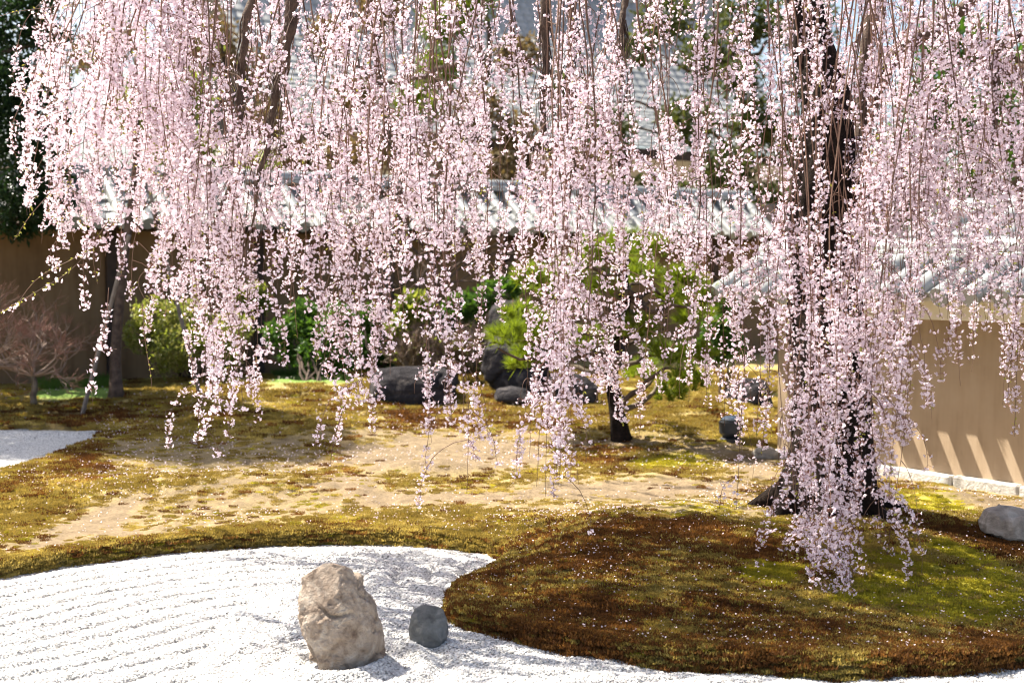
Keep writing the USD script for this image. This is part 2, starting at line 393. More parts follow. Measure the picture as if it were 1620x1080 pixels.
# ------------------------------------------------------------------ what covers the ground where
C_DIRT, C_GOLD, C_BROWN, C_GREEN, C_OLIVE, C_GRASS = map(np.array, ((0.175, 0.128, 0.078), (0.30, 0.23, 0.09), (0.15, 0.08, 0.026), (0.33, 0.29, 0.035), (0.25, 0.19, 0.06), (0.14, 0.22, 0.045)))
dirt_px = [[(15, 888), (150, 862), (262, 846), (215, 830), (235, 800), (330, 777), (440, 757), (400, 748), (250, 778), (150, 795), (60, 850)],
           [(440, 768), (520, 745), (600, 754), (620, 768), (800, 772), (860, 757), (1000, 752), (1190, 757), (1200, 788), (1040, 798), (950, 800), (880, 792), (760, 800), (600, 802), (520, 783)],
           [(560, 702), (640, 690), (720, 686), (800, 696), (830, 720), (800, 742), (700, 752), (600, 747), (545, 732), (530, 714)],
           [(1060, 690), (1140, 700), (1225, 715), (1245, 762), (1180, 758), (1140, 732), (1060, 706)],
           [(480, 692), (560, 679), (700, 681), (860, 688), (1060, 694), (1060, 702), (860, 699), (700, 690), (560, 690)],
           [(1380, 742), (1450, 762), (1640, 788), (1640, 812), (1568, 806), (1500, 780), (1440, 768), (1385, 752)],
           [(540, 705), (640, 688), (760, 684), (860, 700), (875, 738), (820, 748), (700, 752), (600, 748), (528, 736)],
           [(345, 728), (420, 720), (470, 724), (440, 738), (370, 742)], [(1165, 800), (1215, 790), (1215, 815), (1180, 825)]]
green_px = [[(1350, 905), (1430, 885), (1560, 905), (1640, 965), (1560, 985), (1400, 960), (1310, 945)], [(1415, 778), (1500, 778), (1560, 805), (1480, 812), (1420, 806)], [(1430, 862), (1480, 848), (1560, 880), (1625, 908), (1625, 962), (1560, 915), (1500, 885)], [(1300, 872), (1440, 868), (1470, 890), (1330, 895)],
            [(1000, 725), (1110, 712), (1140, 738), (1020, 742)], [(1050, 795), (1180, 792), (1190, 818), (1060, 815)], [(1380, 905), (1450, 890), (1560, 930), (1500, 960), (1400, 940)], [(1180, 885), (1270, 900), (1250, 930), (1170, 915)]]
thin_px = [[(170, 690), (480, 690), (560, 740), (440, 755), (230, 750), (160, 740)], [(860, 755), (1190, 755), (1200, 815), (900, 815), (700, 812), (560, 805), (620, 770)], [(0, 860), (330, 775), (560, 770), (560, 810), (250, 850), (0, 890)]]
brown_px = [[(700, 930), (800, 880), (900, 925), (1000, 955), (1150, 955), (1300, 970), (1450, 985), (1640, 990), (1640, 1070), (1000, 1070), (720, 1000)], [(800, 880), (900, 815), (1100, 812), (1180, 850), (1240, 880), (1100, 900), (960, 920)], [(0, 640), (150, 650), (330, 640), (330, 655), (180, 690), (160, 740), (60, 770), (0, 770), (100, 730), (160, 690), (0, 680)],
            [(485, 715), (560, 695), (570, 735), (480, 750)], [(600, 640), (900, 640), (900, 680), (600, 680)], [(1030, 768), (1190, 766), (1200, 790), (1040, 785)], [(1430, 815), (1530, 815), (1640, 860), (1640, 905), (1560, 870), (1440, 840)], [(890, 700), (1000, 695), (1140, 735), (960, 735)]]
grass_px = [[(60, 606), (180, 600), (190, 628), (60, 632)], [(430, 592), (560, 588), (560, 606), (430, 606)]]


def soft(pp, polys, w):
    r = np.zeros(len(pp))
    for poly in polys:
        r = np.maximum(r, sm(w, -w, sdist(pp, poly)))
    return r


def zones(x, y, z):
    """Cover at points of the ground: (dirt, green, brown, grass) weights from 0 to 1."""
    px, py = proj(np.stack([x, y, z], -1))
    # uneven borders: the outline wanders in the garden's own coordinates
    px = px + 60 * N(x, y, 2.6, 11) + 26 * N(x, y, 9, 12)
    py = py + (26 * N(x, y, 2.6, 13) + 12 * N(x, y, 9, 14)) * np.clip(60 / np.maximum(y * y, 1), 0.35, 1.6)
    pp = np.stack([px, py * 2.0], 1)
    sc = lambda polys: [np.asarray(q, float) * [1, 2] for q in polys]
    patch = N(x, y, 3.2, 21, 4)
    dirt = np.maximum(1.25 * soft(pp, sc(dirt_px), 46), 0.72 * soft(pp, sc(thin_px), 24))
    dirt = np.clip(dirt + (0.6 * N(x, y, 7.0, 27, 3) + 0.8 * N(x, y, 24.0, 28, 3)) * (dirt > 0.02), 0, 1)
    green = np.clip(soft(pp, sc(green_px), 14) + 0.0, 0, 1)
    brown = np.clip(soft(pp, sc(brown_px), 40) * (0.62 + 3.0 * patch), 0, 1)
    grass = soft(pp, sc(grass_px), 10)
    sd = court_sd(np.stack([x, y], 1))
    dirt *= sm(0.06, 0.2, sd)
    return dirt, green, brown, grass, patch


def zone_colour(x, y, z):
    dirt, green, brown, grass, patch = zones(x, y, z)
    mix = lambda a, b, t: a * (1 - t[:, None]) + b * t[:, None]
    c = mix(np.tile(C_GOLD, (len(x), 1)), C_OLIVE, sm(-0.05, 0.25, patch))
    c = mix(c, C_BROWN, brown)
    c = mix(c, C_GREEN, green)
    c = mix(c, C_DIRT, dirt * 0.95)
    c = mix(c, C_GRASS, grass)
    return c


# ------------------------------------------------------------------ ground meshes
U = np.linspace(-0.66, 0.66, 500); Yr = np.geomspace(4.5, 26, 420)
UU, YY = np.meshgrid(U, Yr)
XX = UU * YY
HH = height(XX, YY)
V = np.stack([XX.ravel(), YY.ravel(), HH], 1)
nr, nc = XX.shape
idx = np.arange(nr * nc).reshape(nr, nc)
F = np.stack([idx[:-1, :-1], idx[:-1, 1:], idx[1:, 1:], idx[1:, :-1]], -1).reshape(-1, 4)
garden = obj("moss_ground", (V, F), "garden_ground", smooth=True)
tag(garden, "undulating ground of golden and brown moss with bare earth paths", None, None, "structure")
UsdGeom.PrimvarsAPI(garden).CreatePrimvar("zone", Sdf.ValueTypeNames.Color3fArray, "vertex").Set(Vt.Vec3fArray.FromNumpy(zone_colour(V[:, 0], V[:, 1], V[:, 2]).astype(np.float32)))
tag(obj("ground", ([[-150, -60, -0.30], [150, -60, -0.30], [150, 240, -0.30], [-150, 240, -0.30]], [[0, 1, 2, 3]]), "earth"), "plain earth beyond the garden walls", None, None, "structure")


BO = P(np.array(534.), np.array(1062.), 5.42)[:2]                   # the beige boulder's foot
SO = zplane([(676, 1017)])[0]                                         # the small grey stone's foot


def gravel_height(x, y):
    p = np.stack([x, y], 1)
    sd = -seg_dist(p, shore[:70], closed=False)
    rb = np.hypot(x - BO[0], (y - BO[1]) * 0.9); rs = np.hypot(x - SO[0], y - SO[1])
    ph = -sd / 0.16 + 0.35 * N(x, y, 1.5, 31)
    ring = rb / 0.16
    w = sm(0.75, 0.30, rb)
    z = (0.010 - 0.030 * (0.5 + 0.5 * np.sin(2 * PI * ph)) ** 5) * (1 - w) * sm(0.0, 0.25, seg_dist(p, shore, False)) + 0.016 * np.sin(2 * PI * ring + 1.0) * w
    right = sm(-0.55, 0.0, x)
    z += 0.035 * N(x, y, 3.3, 32) * (0.3 + right) + 0.016 * N(x, y, 10, 33) * (0.4 + right) + 0.010 * N(x, y, 38, 34, 2)
    z += 0.03 * np.exp(-(rb / 0.3) ** 2) + 0.02 * np.exp(-(rs / 0.16) ** 2)
    return z - 0.01


xs, ys = np.arange(-3.6, 3.3, 0.0125), np.concatenate([np.arange(2.0, 4.9, 0.15), np.arange(4.9, 8.3, 0.0125)])
X2, Y2 = np.meshgrid(xs, ys)
H2 = gravel_height(X2.ravel(), Y2.ravel())
sd2 = court_sd(np.stack([X2.ravel(), Y2.ravel()], 1))
i2 = np.arange(X2.size).reshape(X2.shape)
F2 = np.stack([i2[:-1, :-1], i2[:-1, 1:], i2[1:, 1:], i2[1:, :-1]], -1).reshape(-1, 4)
F2 = F2[(sd2[F2] < 0.12).all(1)]
keepv = np.unique(F2); remap = np.zeros(X2.size, int); remap[keepv] = np.arange(len(keepv))
court = obj("gravel_court", (np.stack([X2.ravel(), Y2.ravel(), H2], 1)[keepv], remap[F2]), "gravel", smooth=True)
tag(court, "white raked gravel of the dry garden in front of the mossy bank", None, None, "structure")
GH = RegularGridInterpolator((ys, xs), H2.reshape(X2.shape), bounds_error=False, fill_value=0.0)
# the small pool of gravel on the left
lx, ly = np.meshgrid(np.arange(-6.2, -2.9, 0.03), np.arange(9.6, 14.2, 0.03))
pz = 0.115 + 0.05 * N(lx.ravel(), ly.ravel(), 2.2, 41) + 0.03 * N(lx.ravel(), ly.ravel(), 9, 42) + 0.05 * np.exp(-((ly.ravel() - 12.3 - 0.25 * np.sin(2 * lx.ravel())) / 0.16) ** 2)
i3 = np.arange(lx.size).reshape(lx.shape)
F3 = np.stack([i3[:-1, :-1], i3[:-1, 1:], i3[1:, 1:], i3[1:, :-1]], -1).reshape(-1, 4)
pd3 = sdist(np.stack([lx.ravel(), ly.ravel()], 1), pond)
F3 = F3[(pd3[F3] < 0.12).all(1)]
kp = np.unique(F3); rm = np.zeros(lx.size, int); rm[kp] = np.arange(len(kp))
tag(obj("gravel_pool", (np.stack([lx.ravel(), ly.ravel(), pz], 1)[kp], rm[F3]), "gravel", smooth=True), "small far pool of white gravel at the left, ringed by dark moss", None, None, "structure")


def instancer(name, label, protos, pos, scale, yaw, which, kind="stuff", cat=None):
    """PointInstancer of small meshes: protos = [(mesh, material)]."""
    pi = UsdGeom.PointInstancer.Define(stage, path_for(name))
    paths = []
    for k, (m, mt) in enumerate(protos):
        q = usdkit.mesh(stage, f"{pi.GetPath()}/prototypes/piece_{k:03d}", m, MAT[mt])
        paths.append(q.GetPath())
    pi.CreatePrototypesRel().SetTargets(paths)
    pi.CreatePositionsAttr(Vt.Vec3fArray.FromNumpy(np.asarray(pos, np.float32)))
    pi.CreateScalesAttr(Vt.Vec3fArray.FromNumpy(np.repeat(np.asarray(scale, np.float32)[:, None], 3, 1)))
    pi.CreateOrientationsAttr(Vt.QuathArray([Gf.Quath(float(math.cos(a / 2)), 0.0, 0.0, float(math.sin(a / 2))) for a in yaw]))
    pi.CreateProtoIndicesAttr(Vt.IntArray.FromNumpy(np.asarray(which, np.int32)))
    tag(pi, label, cat, None, kind)
    return pi


rng = np.random.default_rng(7)
# pebbles lying on the raked gravel
pebs = []
for k in range(4):
    t = trimesh.creation.icosphere(0)
    v = np.array(t.vertices) * (1 + 0.25 * rng.normal(size=(12, 1))) * [1, 0.8, 0.6] * 0.0055
    h = trimesh.convex.convex_hull(v)
    pebs.append(((np.array(h.vertices), np.array(h.faces)), "pebble"))
n = 150000
u = rng.uniform(-0.40, 0.40, n); Yp = 1 / rng.uniform(1 / 8.2, 1 / 5.0, n)
xp = u * Yp
ok = court_sd(np.stack([xp, Yp], 1)) < 0.05
xp, Yp = xp[ok], Yp[ok]
instancer("gravel_pebbles", "loose white pebbles covering the raked gravel", pebs, np.stack([xp, Yp, GH(np.stack([Yp, xp], -1)) + 0.001], 1), rng.uniform(0.5, 1.25, len(xp)) * (1 + 0.6 * (rng.random(len(xp)) < 0.04)), rng.uniform(0, 6.28, len(xp)), rng.integers(0, 4, len(xp)), cat="gravel")

# moss: upright little blades in patches
def moss_patch(seed, nb=150, r=0.045, hgt=0.0135):
    g = np.random.default_rng(seed)
    a, rr = g.uniform(0, 2 * PI, nb), r * np.sqrt(g.random(nb))
    c = np.stack([rr * np.cos(a), rr * np.sin(a), np.full(nb, -0.004)], 1)
    L = hgt * g.uniform(0.5, 1.3, nb)[:, None]
    d = unit(g.normal(size=(nb, 3)) * 0.42 + [0, 0, 1]); x, y = frames(d, g)
    w = 0.0015
    v = np.stack([c + x * w, c - x * w, c + d * L * 0.7 - x * w * 1.3, c + d * L, c + d * L * 0.7 + x * w * 1.3], 1).reshape(-1, 3)
    k = np.arange(nb)[:, None] * 5
    return v, np.vstack([k + [0, 1, 2], k + [0, 2, 4], k + [4, 2, 3]])


n = 60000
u = rng.uniform(-0.42, 0.42, n); Ym = 1 / rng.uniform(1 / 17.5, 1 / 5.0, n) ** 1.0
xm = u * Ym
# a closer pile of moss along the bank's lip
te = rng.uniform(0, 1, 9000); ie = te * (len(shore) - 2); i0 = ie.astype(int); fr_ = (ie - i0)[:, None]
lip = shore[i0] * (1 - fr_) + shore[i0 + 1] * fr_ + rng.normal(size=(9000, 2)) * 0.05
lip = lip[(np.abs(lip[:, 0] / lip[:, 1]) < 0.42) & (lip[:, 1] > 4.8)]
xm, Ym = np.concatenate([xm, lip[:, 0]]), np.concatenate([Ym, lip[:, 1]])
sdm = court_sd(np.stack([xm, Ym], 1)); pdm = sdist(np.stack([xm, Ym], 1), pond)
wall_b = (xm - OB[0]) * NB[0] + (Ym - OB[1]) * NB[1]; wall_r = (xm - OR[0]) * NR[0] + (Ym - OR[1]) * NR[1]
wall_r = np.where((xm - OR[0]) * RW[0] + (Ym - OR[1]) * RW[1] < -1.5, 9.0, wall_r)
ok = (sdm > 0.004) & (pdm > 0.03) & (wall_b > 0.15) & (wall_r > 0.1)
xm, Ym = xm[ok], Ym[ok]; zm = hz(xm, Ym)
dirt, green, brown, grass, patch = zones(xm, Ym, zm)
tri = rng.random(len(xm))
ok = (rng.random(len(xm)) > dirt * 0.985) & (grass < 0.5)
kind_ = np.where(tri < green * 0.9, 2, np.where(tri < np.clip(brown, 0, 0.93), 0, np.where(rng.random(len(xm)) < 0.12 + 0.5 * sm(-0.02, 0.25, patch), 2, 1)))
kind_ = np.where((kind_ == 2) & (green < 0.3) & (rng.random(len(xm)) < 0.45), 0, kind_)
for k, (nm, lab) in enumerate((("brown_moss", "dark reddish brown moss carpeting the mound below the cherry tree"), ("golden_moss", "golden moss carpeting the middle and back of the garden"), ("green_moss", "bright yellow green moss around the foot of the cherry trunk"))):
    s = ok & (kind_ == k)
    instancer(nm, lab, [(moss_patch(50 + k * 3 + j), ("moss_brown", "moss_gold", "moss_green")[k]) for j in range(3)], np.stack([xm[s], Ym[s], zm[s]], 1),
              rng.uniform(0.8, 1.35, s.sum()) * (1 - 0.5 * dirt[s]) * np.clip(Ym[s] / 7.5, 1, 1.9) * (1.0, 0.9, 0.7)[k], rng.uniform(0, 6.28, s.sum()), rng.integers(0, 3, s.sum()), cat="moss")

# grass by the back wall
gr = MB()
for poly, cnt in ((grass_px[0], 4200), (grass_px[1], 2600)):
    q = np.array(poly, float)
    pts = []
    while len(pts) < cnt:
        c = rng.uniform(q.min(0), q.max(0), (600, 2)); c = c[inside(c, q)]
        w = zplane(c, 0.29); w = w[((w[:, 0] - OB[0]) * NB[0] + (w[:, 1] - OB[1]) * NB[1]) > 0.08]
        pts += list(w)
    pts = np.array(pts[:cnt])
    gr.add(*needles(np.stack([pts[:, 0], pts[:, 1], hz(pts[:, 0], pts[:, 1]) - 0.01], 1), rng.uniform(0.05, 0.14, cnt), rng, [0, 0, 1.0], 0.38, 0.003))
tag(obj("grass", gr, "grass_blade"), "short green grass growing along the foot of the brown back wall", "grass", None, "stuff")

# fallen petals
n = 34000
u = rng.uniform(-0.40, 0.40, n); Yf = 1 / rng.uniform(1 / 14.5, 1 / 5.1, n)
xf = u * Yf
sdf = court_sd(np.stack([xf, Yf], 1)); pdf = sdist(np.stack([xf, Yf], 1), pond)
wr = (xf - OR[0]) * NR[0] + (Yf - OR[1]) * NR[1]
dens = 0.16 + 0.75 * sm(0.42, 0.62, meshkit.fbm(np.stack([xf * 1.2, Yf * 1.2, xf * 0 + 3], -1), 3, 5)) * (0.3 + 0.7 * sm(7.0, 8.5, Yf))
dens *= np.where(sdf < 0, 0.10, 1.0) * sm(0.06, 0.3, wr)
ok = (rng.random(n) < dens) & (pdf > 0.02)
xf, Yf, sdf = xf[ok], Yf[ok], sdf[ok]
zf = np.where(sdf < 0.0, GH(np.stack([Yf, xf], -1)) + 0.006, hz(xf, Yf) + rng.uniform(0.008, 0.024, len(xf)))
d = unit(rng.normal(size=(len(xf), 3)) * [1, 1, 0.35]); nrm = unit(rng.normal(size=(len(xf), 3)) * 0.5 + [0, 0, 1]); x_ = unit(np.cross(nrm, d)); d = np.cross(x_, nrm)
sz = (rng.uniform(0.007, 0.012, len(xf)) * np.clip(Yf / 7, 1, 1.6))[:, None]; c = np.stack([xf, Yf, zf], 1)
pv = np.stack([c - d * sz * .5, c + x_ * sz * 0.42 + nrm * sz * .15, c + d * sz * .5, c - x_ * sz * 0.42 + nrm * sz * .15], 1).reshape(-1, 3)
k = np.arange(len(xf))[:, None] * 4
tag(obj("fallen_petals", (pv, np.vstack([k + [0, 1, 2], k + [0, 2, 3]])), "fallen_petal"), "pale fallen cherry petals sprinkled over moss and earth", "petals", None, "stuff")

# ------------------------------------------------------------------ walls
def tile_parts(origin, along, normal, s0, s1, z_eave, z_ridge, over, run, width=0.255, rows=4, cover_rows=3, parent=None, material="tile", proud=0.09, seed=1):
    """Rows of pan tiles with round cover tiles, from an eave (over metres before the wall's face) up to the ridge; each tile a mesh of its own."""
    g = np.random.default_rng(seed)
    eave = np.array(origin, float) + normal * over; eave[2] = z_eave
    up = -normal * run + np.array([0, 0, z_ridge - z_eave]); L = np.linalg.norm(up); up /= L
    nz = np.cross(along, up); nz = nz if nz[2] > 0 else -nz
    n = int(round((s1 - s0) / width))
    for i in range(n + 1):
        s = s0 + i * width
        base = eave + along * s
        # pan tiles: shallow troughs with a thick front edge
        if i < n:
            for r in range(rows):
                a = np.linspace(-1, 1, 5)
                w = width / 2 * 0.98
                y0, y1 = r * L / rows - 0.012, (r + 1) * L / rows + 0.02
                dip = -0.034 * (1 - a**2) + 0.012 + g.normal() * 0.002
                row = lambda y, dz: base + along * (width / 2) + a[:, None] * w * along + y * up + (dip + dz)[:, None] * nz
                v = np.vstack([row(y0, 0.030), row(y1, 0.008), row(y0, 0.004)])
                f = [[k_, k_ + 1, 5 + k_ + 1, 5 + k_] for k_ in range(4)] + [[10 + k_, 10 + k_ + 1, k_ + 1, k_] for k_ in range(4)]
                obj("pan_tile", (v, np.array(f)), material, parent, smooth=40)
        # cover tiles: half-round, the lowest ending in a disc proud of the eave
        a = np.linspace(-0.15 * PI, 1.15 * PI, 9)
        R = 0.068
        for r in range(cover_rows):
            y0, y1 = r * L / cover_rows - (proud if r == 0 else 0.0), (r + 1) * L / cover_rows + 0.01
            o0 = 0.026 + g.normal() * 0.0015
            ring = lambda y, rad: base + y * up + along * (np.cos(a) * rad)[:, None] + nz * (np.sin(a) * rad + o0)[:, None]
            v = np.vstack([ring(y0, R), ring(y0 + 0.012, R * 1.06), ring(y1, R * 0.95)])
            f = [[j * 9 + k_, j * 9 + k_ + 1, (j + 1) * 9 + k_ + 1, (j + 1) * 9 + k_] for j in range(2) for k_ in range(8)]
            f = np.array(f); f = np.vstack([f[:, [0, 1, 2]], f[:, [0, 2, 3]]])
            if r == 0:
                b = np.linspace(0, 2 * PI, 13)[:-1]
                c = len(v)
                cen = base + (y0 - 0.004) * up + nz * o0
                ring2 = cen + along * (np.cos(b) * R * 1.08)[:, None] + nz * (np.sin(b) * R * 1.08)[:, None]
                ring3 = ring2 + up * 0.02
                v = np.vstack([v, [cen], ring2, ring3])
                fl = [[c, c + 1 + k_, c + 1 + (k_ + 1) % 12] for k_ in range(12)]
                fl += [[c + 1 + k_, c + 13 + k_, c + 13 + (k_ + 1) % 12] for k_ in range(12)] + [[c + 1 + k_, c + 13 + (k_ + 1) % 12, c + 1 + (k_ + 1) % 12] for k_ in range(12)]
                f = np.vstack([f, fl])
            obj("cover_tile", (v, f), material, parent, smooth=40)
    return eave, up, nz, L


def ridge(origin, along, normal, s0, s1, z, back, parent, material="tile"):
    """Two courses of flat ridge tiles under a row of round ones."""
    ax = np.stack([along, normal, [0, 0, 1.0]])
    o = np.array(origin, float) - normal * back; o[2] = z
    step = 0.31
    k = 0
    s = s0
    while s < s1:
        for j, (wd, hh, zz) in enumerate(((0.27, 0.032, 0.02), (0.22, 0.032, 0.056))):
            obj("flat_ridge_tile", rbox((step - 0.006, wd, hh), o + along * (s + step / 2) + [0, 0, zz + 0.0015 * (k % 3)], ax, 0.006), material, parent)
        a = np.linspace(-0.1 * PI, 1.1 * PI, 9)
        c0 = o + along * s + [0, 0, 0.075]
        ring = lambda t, r: c0 + along * t + normal * (np.cos(a) * r)[:, None] + np.array([0, 0, 1.0]) * (np.sin(a) * r)[:, None]
        v = np.vstack([ring(0.0, 0.083), ring(0.02, 0.087), ring(step - 0.003, 0.078)])
        f = [[q * 9 + m_, q * 9 + m_ + 1, (q + 1) * 9 + m_ + 1, (q + 1) * 9 + m_] for q in range(2) for m_ in range(8)]
        obj("round_ridge_tile", (v, np.array(f)), material, parent, smooth=40)
        s += step; k += 1


def slab(pts, thick, axis):
    """Quad pts extruded along -axis."""
    p = np.asarray(pts, float); q = p - np.asarray(axis) * thick
    v = np.vstack([p, q])
    return v, np.array([[0, 1, 2, 3], [7, 6, 5, 4], [0, 4, 5, 1], [1, 5, 6, 2], [2, 6, 7, 3], [3, 7, 4, 0]])


def wall_s(px, origin, along):
    """Distance along a wall at which it crosses the vertical plane of a photo column."""
    u = (px - 810) / FPX
    return (u * origin[1] - origin[0]) / (along[0] - u * along[1])


Z3 = np.array([0, 0, 1.0])
axB = np.stack([BW, NB, Z3]); axR = np.stack([RW, NR, Z3])
# back wall
bw = thing("back_wall", "long brown plaster garden wall with dark posts under a bright tiled roof", "wall")
zb0, zbe, zbr = 0.20, 2.05, 2.55
posts = [wall_s(p_, OB, BW) for p_ in (-110, 176, 409, 615, 805, 985)]
d_ = posts[3] - posts[2]
posts += [posts[-1] + 1.6, posts[-1] + 3.2]
for a, b in zip(posts[:-1], posts[1:]):
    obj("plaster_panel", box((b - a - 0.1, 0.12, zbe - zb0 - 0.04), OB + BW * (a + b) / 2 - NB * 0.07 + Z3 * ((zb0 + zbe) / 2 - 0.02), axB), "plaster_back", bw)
for a in posts:
    obj("post", rbox((0.115, 0.20, zbe - zb0), OB + BW * a - NB * 0.06 + Z3 * (zb0 + zbe) / 2, axB, 0.008), "dark_wood", bw)
sa, sb = posts[0] - 0.1, posts[-1] + 0.1
obj("eave_beam", rbox((sb - sa, 0.12, 0.12), OB + BW * (sa + sb) / 2 + NB * 0.11 + Z3 * (zbe - 0.02), axB, 0.01), "dark_wood", bw)
obj("roof_board", slab([OB + BW * sa + NB * 0.36 + Z3 * (zbe - 0.015), OB + BW * sb + NB * 0.36 + Z3 * (zbe - 0.015), OB + BW * sb - NB * 0.25 + Z3 * (zbr - 0.03), OB + BW * sa - NB * 0.25 + Z3 * (zbr - 0.03)], 0.04, Z3), "dark_wood", bw)
obj("rear_roof_slope", slab([OB + BW * sa - NB * 0.27 + Z3 * (zbr - 0.02), OB + BW * sb - NB * 0.27 + Z3 * (zbr - 0.02), OB + BW * sb - NB * 0.85 + Z3 * (zbe + 0.02), OB + BW * sa - NB * 0.85 + Z3 * (zbe + 0.02)], 0.05, Z3), "tile", bw)
tile_parts(OB, BW, NB, wall_s(-60, OB, BW), wall_s(1190, OB, BW), zbe, zbr, 0.40, 0.65, parent=bw, proud=0.05, seed=3)
ridge(OB, BW, NB, wall_s(-60, OB, BW), wall_s(1190, OB, BW), zbr, 0.25, bw)

# right wall
rw = thing("right_wall", "tan plaster wall at the right with white band, stone footing and tiled roof", "wall")
zre, zrr = 1.36, 1.615
r0, r1 = wall_s(1229, OR, RW), 3.6
obj("plaster_body", box((r1 - r0, 0.34, 1.12), OR + RW * (r0 + r1) / 2 - NR * 0.19 + Z3 * 0.62, axR), "plaster", rw)
obj("white_band", rbox((r1 - r0 + 0.03, 0.38, 0.18), OR + RW * (r0 + r1) / 2 - NR * 0.19 + Z3 * 1.27, axR, 0.006), "white_plaster", rw)
s = r0 - 0.02
k = 0
while s < r1:
    w = (0.62, 0.5, 0.71, 0.56)[k % 4]
    obj("footing_stone", rbox((w - 0.012, 0.46 + 0.012 * (k % 3), 0.15), OR + RW * (s + w / 2) - NR * 0.19 + Z3 * (0.012 + 0.004 * (k % 2)), axR, 0.014), "footing", rw)
    s += w; k += 1
e0, e1 = r0 - 0.34, r1
obj("roof_board", slab([OR + RW * e0 + NR * 0.27 + Z3 * (zre - 0.012), OR + RW * e1 + NR * 0.27 + Z3 * (zre - 0.012), OR + RW * e1 - NR * 0.19 + Z3 * (zrr - 0.03), OR + RW * e0 - NR * 0.19 + Z3 * (zrr - 0.03)], 0.03, Z3), "white_plaster", rw)
obj("rear_roof_slope", slab([OR + RW * e0 - NR * 0.21 + Z3 * (zrr - 0.02), OR + RW * e1 - NR * 0.21 + Z3 * (zrr - 0.02), OR + RW * e1 - NR * 0.68 + Z3 * (zre + 0.02), OR + RW * e0 - NR * 0.68 + Z3 * (zre + 0.02)], 0.04, Z3), "tile", rw)
tile_parts(OR, RW, NR, e0 + 0.02, e1 - 0.05, zre + 0.01, zrr, 0.29, 0.48, rows=3, cover_rows=2, parent=rw, proud=0.10, seed=5)
ridge(OR, RW, NR, e0, e1 - 0.1, zrr, 0.19, rw)

# a second, higher tiled wall beyond the right wall
OO = OR - NR * 2.6 + RW * (-1.2)
ow = thing("outer_wall", "second tiled wall rising behind the ridge of the right garden wall", "wall")
obj("plaster_body", box((5.5, 0.3, 2.05), OO + RW * 2.0 - NR * 0.16 + Z3 * 0.75, axR), "plaster", ow)
obj("roof_board", slab([OO + RW * -0.8 + NR * 0.33 + Z3 * 1.78, OO + RW * 4.8 + NR * 0.33 + Z3 * 1.78, OO + RW * 4.8 - NR * 0.17 + Z3 * 2.03, OO - RW * 0.8 - NR * 0.17 + Z3 * 2.03], 0.04, Z3), "dark_wood", ow)
tile_parts(OO, RW, NR, -0.8, 4.8, 1.80, 2.06, 0.36, 0.53, rows=3, cover_rows=2, parent=ow, proud=0.05, seed=6)
ridge(OO, RW, NR, -0.8, 4.7, 2.06, 0.17, ow)

# ------------------------------------------------------------------ temple hall behind
hall = thing("temple_hall", "temple hall with a broad grey tiled roof behind the back wall", "building")
OH = OB - NB * 11.5
h0, h1 = wall_s(430, OH, BW), wall_s(1290, OH, BW)
prof = []                                       # concave roof profile: (run, z)
z, r_ = 4.35, -1.6
for i in range(30):
    prof.append((r_, z))
    sl = math.radians(24 + 28 * sm(8, 17, i))
    r_ += 0.24 * math.cos(sl); z += 0.24 * math.sin(sl)
prof.append((r_, z))
prof = np.array(prof)
rest, tw, count = MB(), 0.29, 0
gh = np.random.default_rng(12)
for j in range(30):
    a0, a1 = prof[j], prof[j + 1]
    for i in range(int((h1 - h0) / tw)):
        s = h0 + (i + 0.5) * tw
        t = np.linspace(0, 1, 5)
        wave = 0.035 * np.cos(t * 2 * PI) + gh.normal() * 0.003
        def row(q, dz, scallop):
            return OH + BW * (s + (t - 0.5) * tw)[:, None] - NB * (q[0] + scallop * 0.05 * np.cos(t * 2 * PI))[:, None] + Z3 * (q[1] + wave + dz - scallop * 0.02 * np.cos(t * 2 * PI))[:, None]
        v = np.vstack([row(a0, 0.035, 1), row(a1, 0.0, 1), row(a0, -0.005, 1)])
        f = np.array([[k_, k_ + 1, 6 + k_, 5 + k_] for k_ in range(4)] + [[10 + k_, 11 + k_, 1 + k_, k_] for k_ in range(4)])
        px, py = proj(v[7])
        vis = (590 < px < 700 and 90 < py < 205) or (455 < px < 530 and 10 < py < 100) or (640 < px < 720 and 30 < py < 95)
        if vis and count < 290:
            obj("roof_tile", (v, f), "tile", hall, smooth=40); count += 1
        else:
            rest.add(v, f)
tag(obj("roof_tiles", rest, "tile", hall, smooth=40), None, None, None, "stuff")
rr = OH - NB * (prof[-1][0] + 0.1) + BW * (h0 + h1) / 2
obj("roof_ridge", rbox((h1 - h0 + 0.3, 0.5, 0.55), rr + Z3 * (prof[-1][1] + 0.1), axB, 0.06), "tile", hall)
obj("rear_roof_slope", slab([OH - NB * (prof[-1][0] + .2) + BW * h0 + Z3 * prof[-1][1], OH - NB * (prof[-1][0] + .2) + BW * h1 + Z3 * prof[-1][1], OH - NB * (prof[-1][0] + 5) + BW * h1 + Z3 * 4.4, OH - NB * (prof[-1][0] + 5) + BW * h0 + Z3 * 4.4], 0.1, Z3), "tile", hall)
obj("plaster_wall", box((h1 - h0 - 1.2, 8.0, 4.9), OH + BW * (h0 + h1) / 2 - NB * 4.2 + Z3 * 2.0, axB), "white_plaster", hall)
for k in range(6):
    obj("wooden_post", rbox((0.24, 0.24, 4.9), OH + BW * (h0 + 0.6 + (h1 - h0 - 1.2) * k / 5) - NB * 0.15 + Z3 * 2.0, axB, 0.02), "dark_wood", hall)
obj("eave_board", box((h1 - h0, 0.1, 0.22), OH + NB * 1.5 + BW * (h0 + h1) / 2 + Z3 * 4.2, axB), "dark_wood", hall)

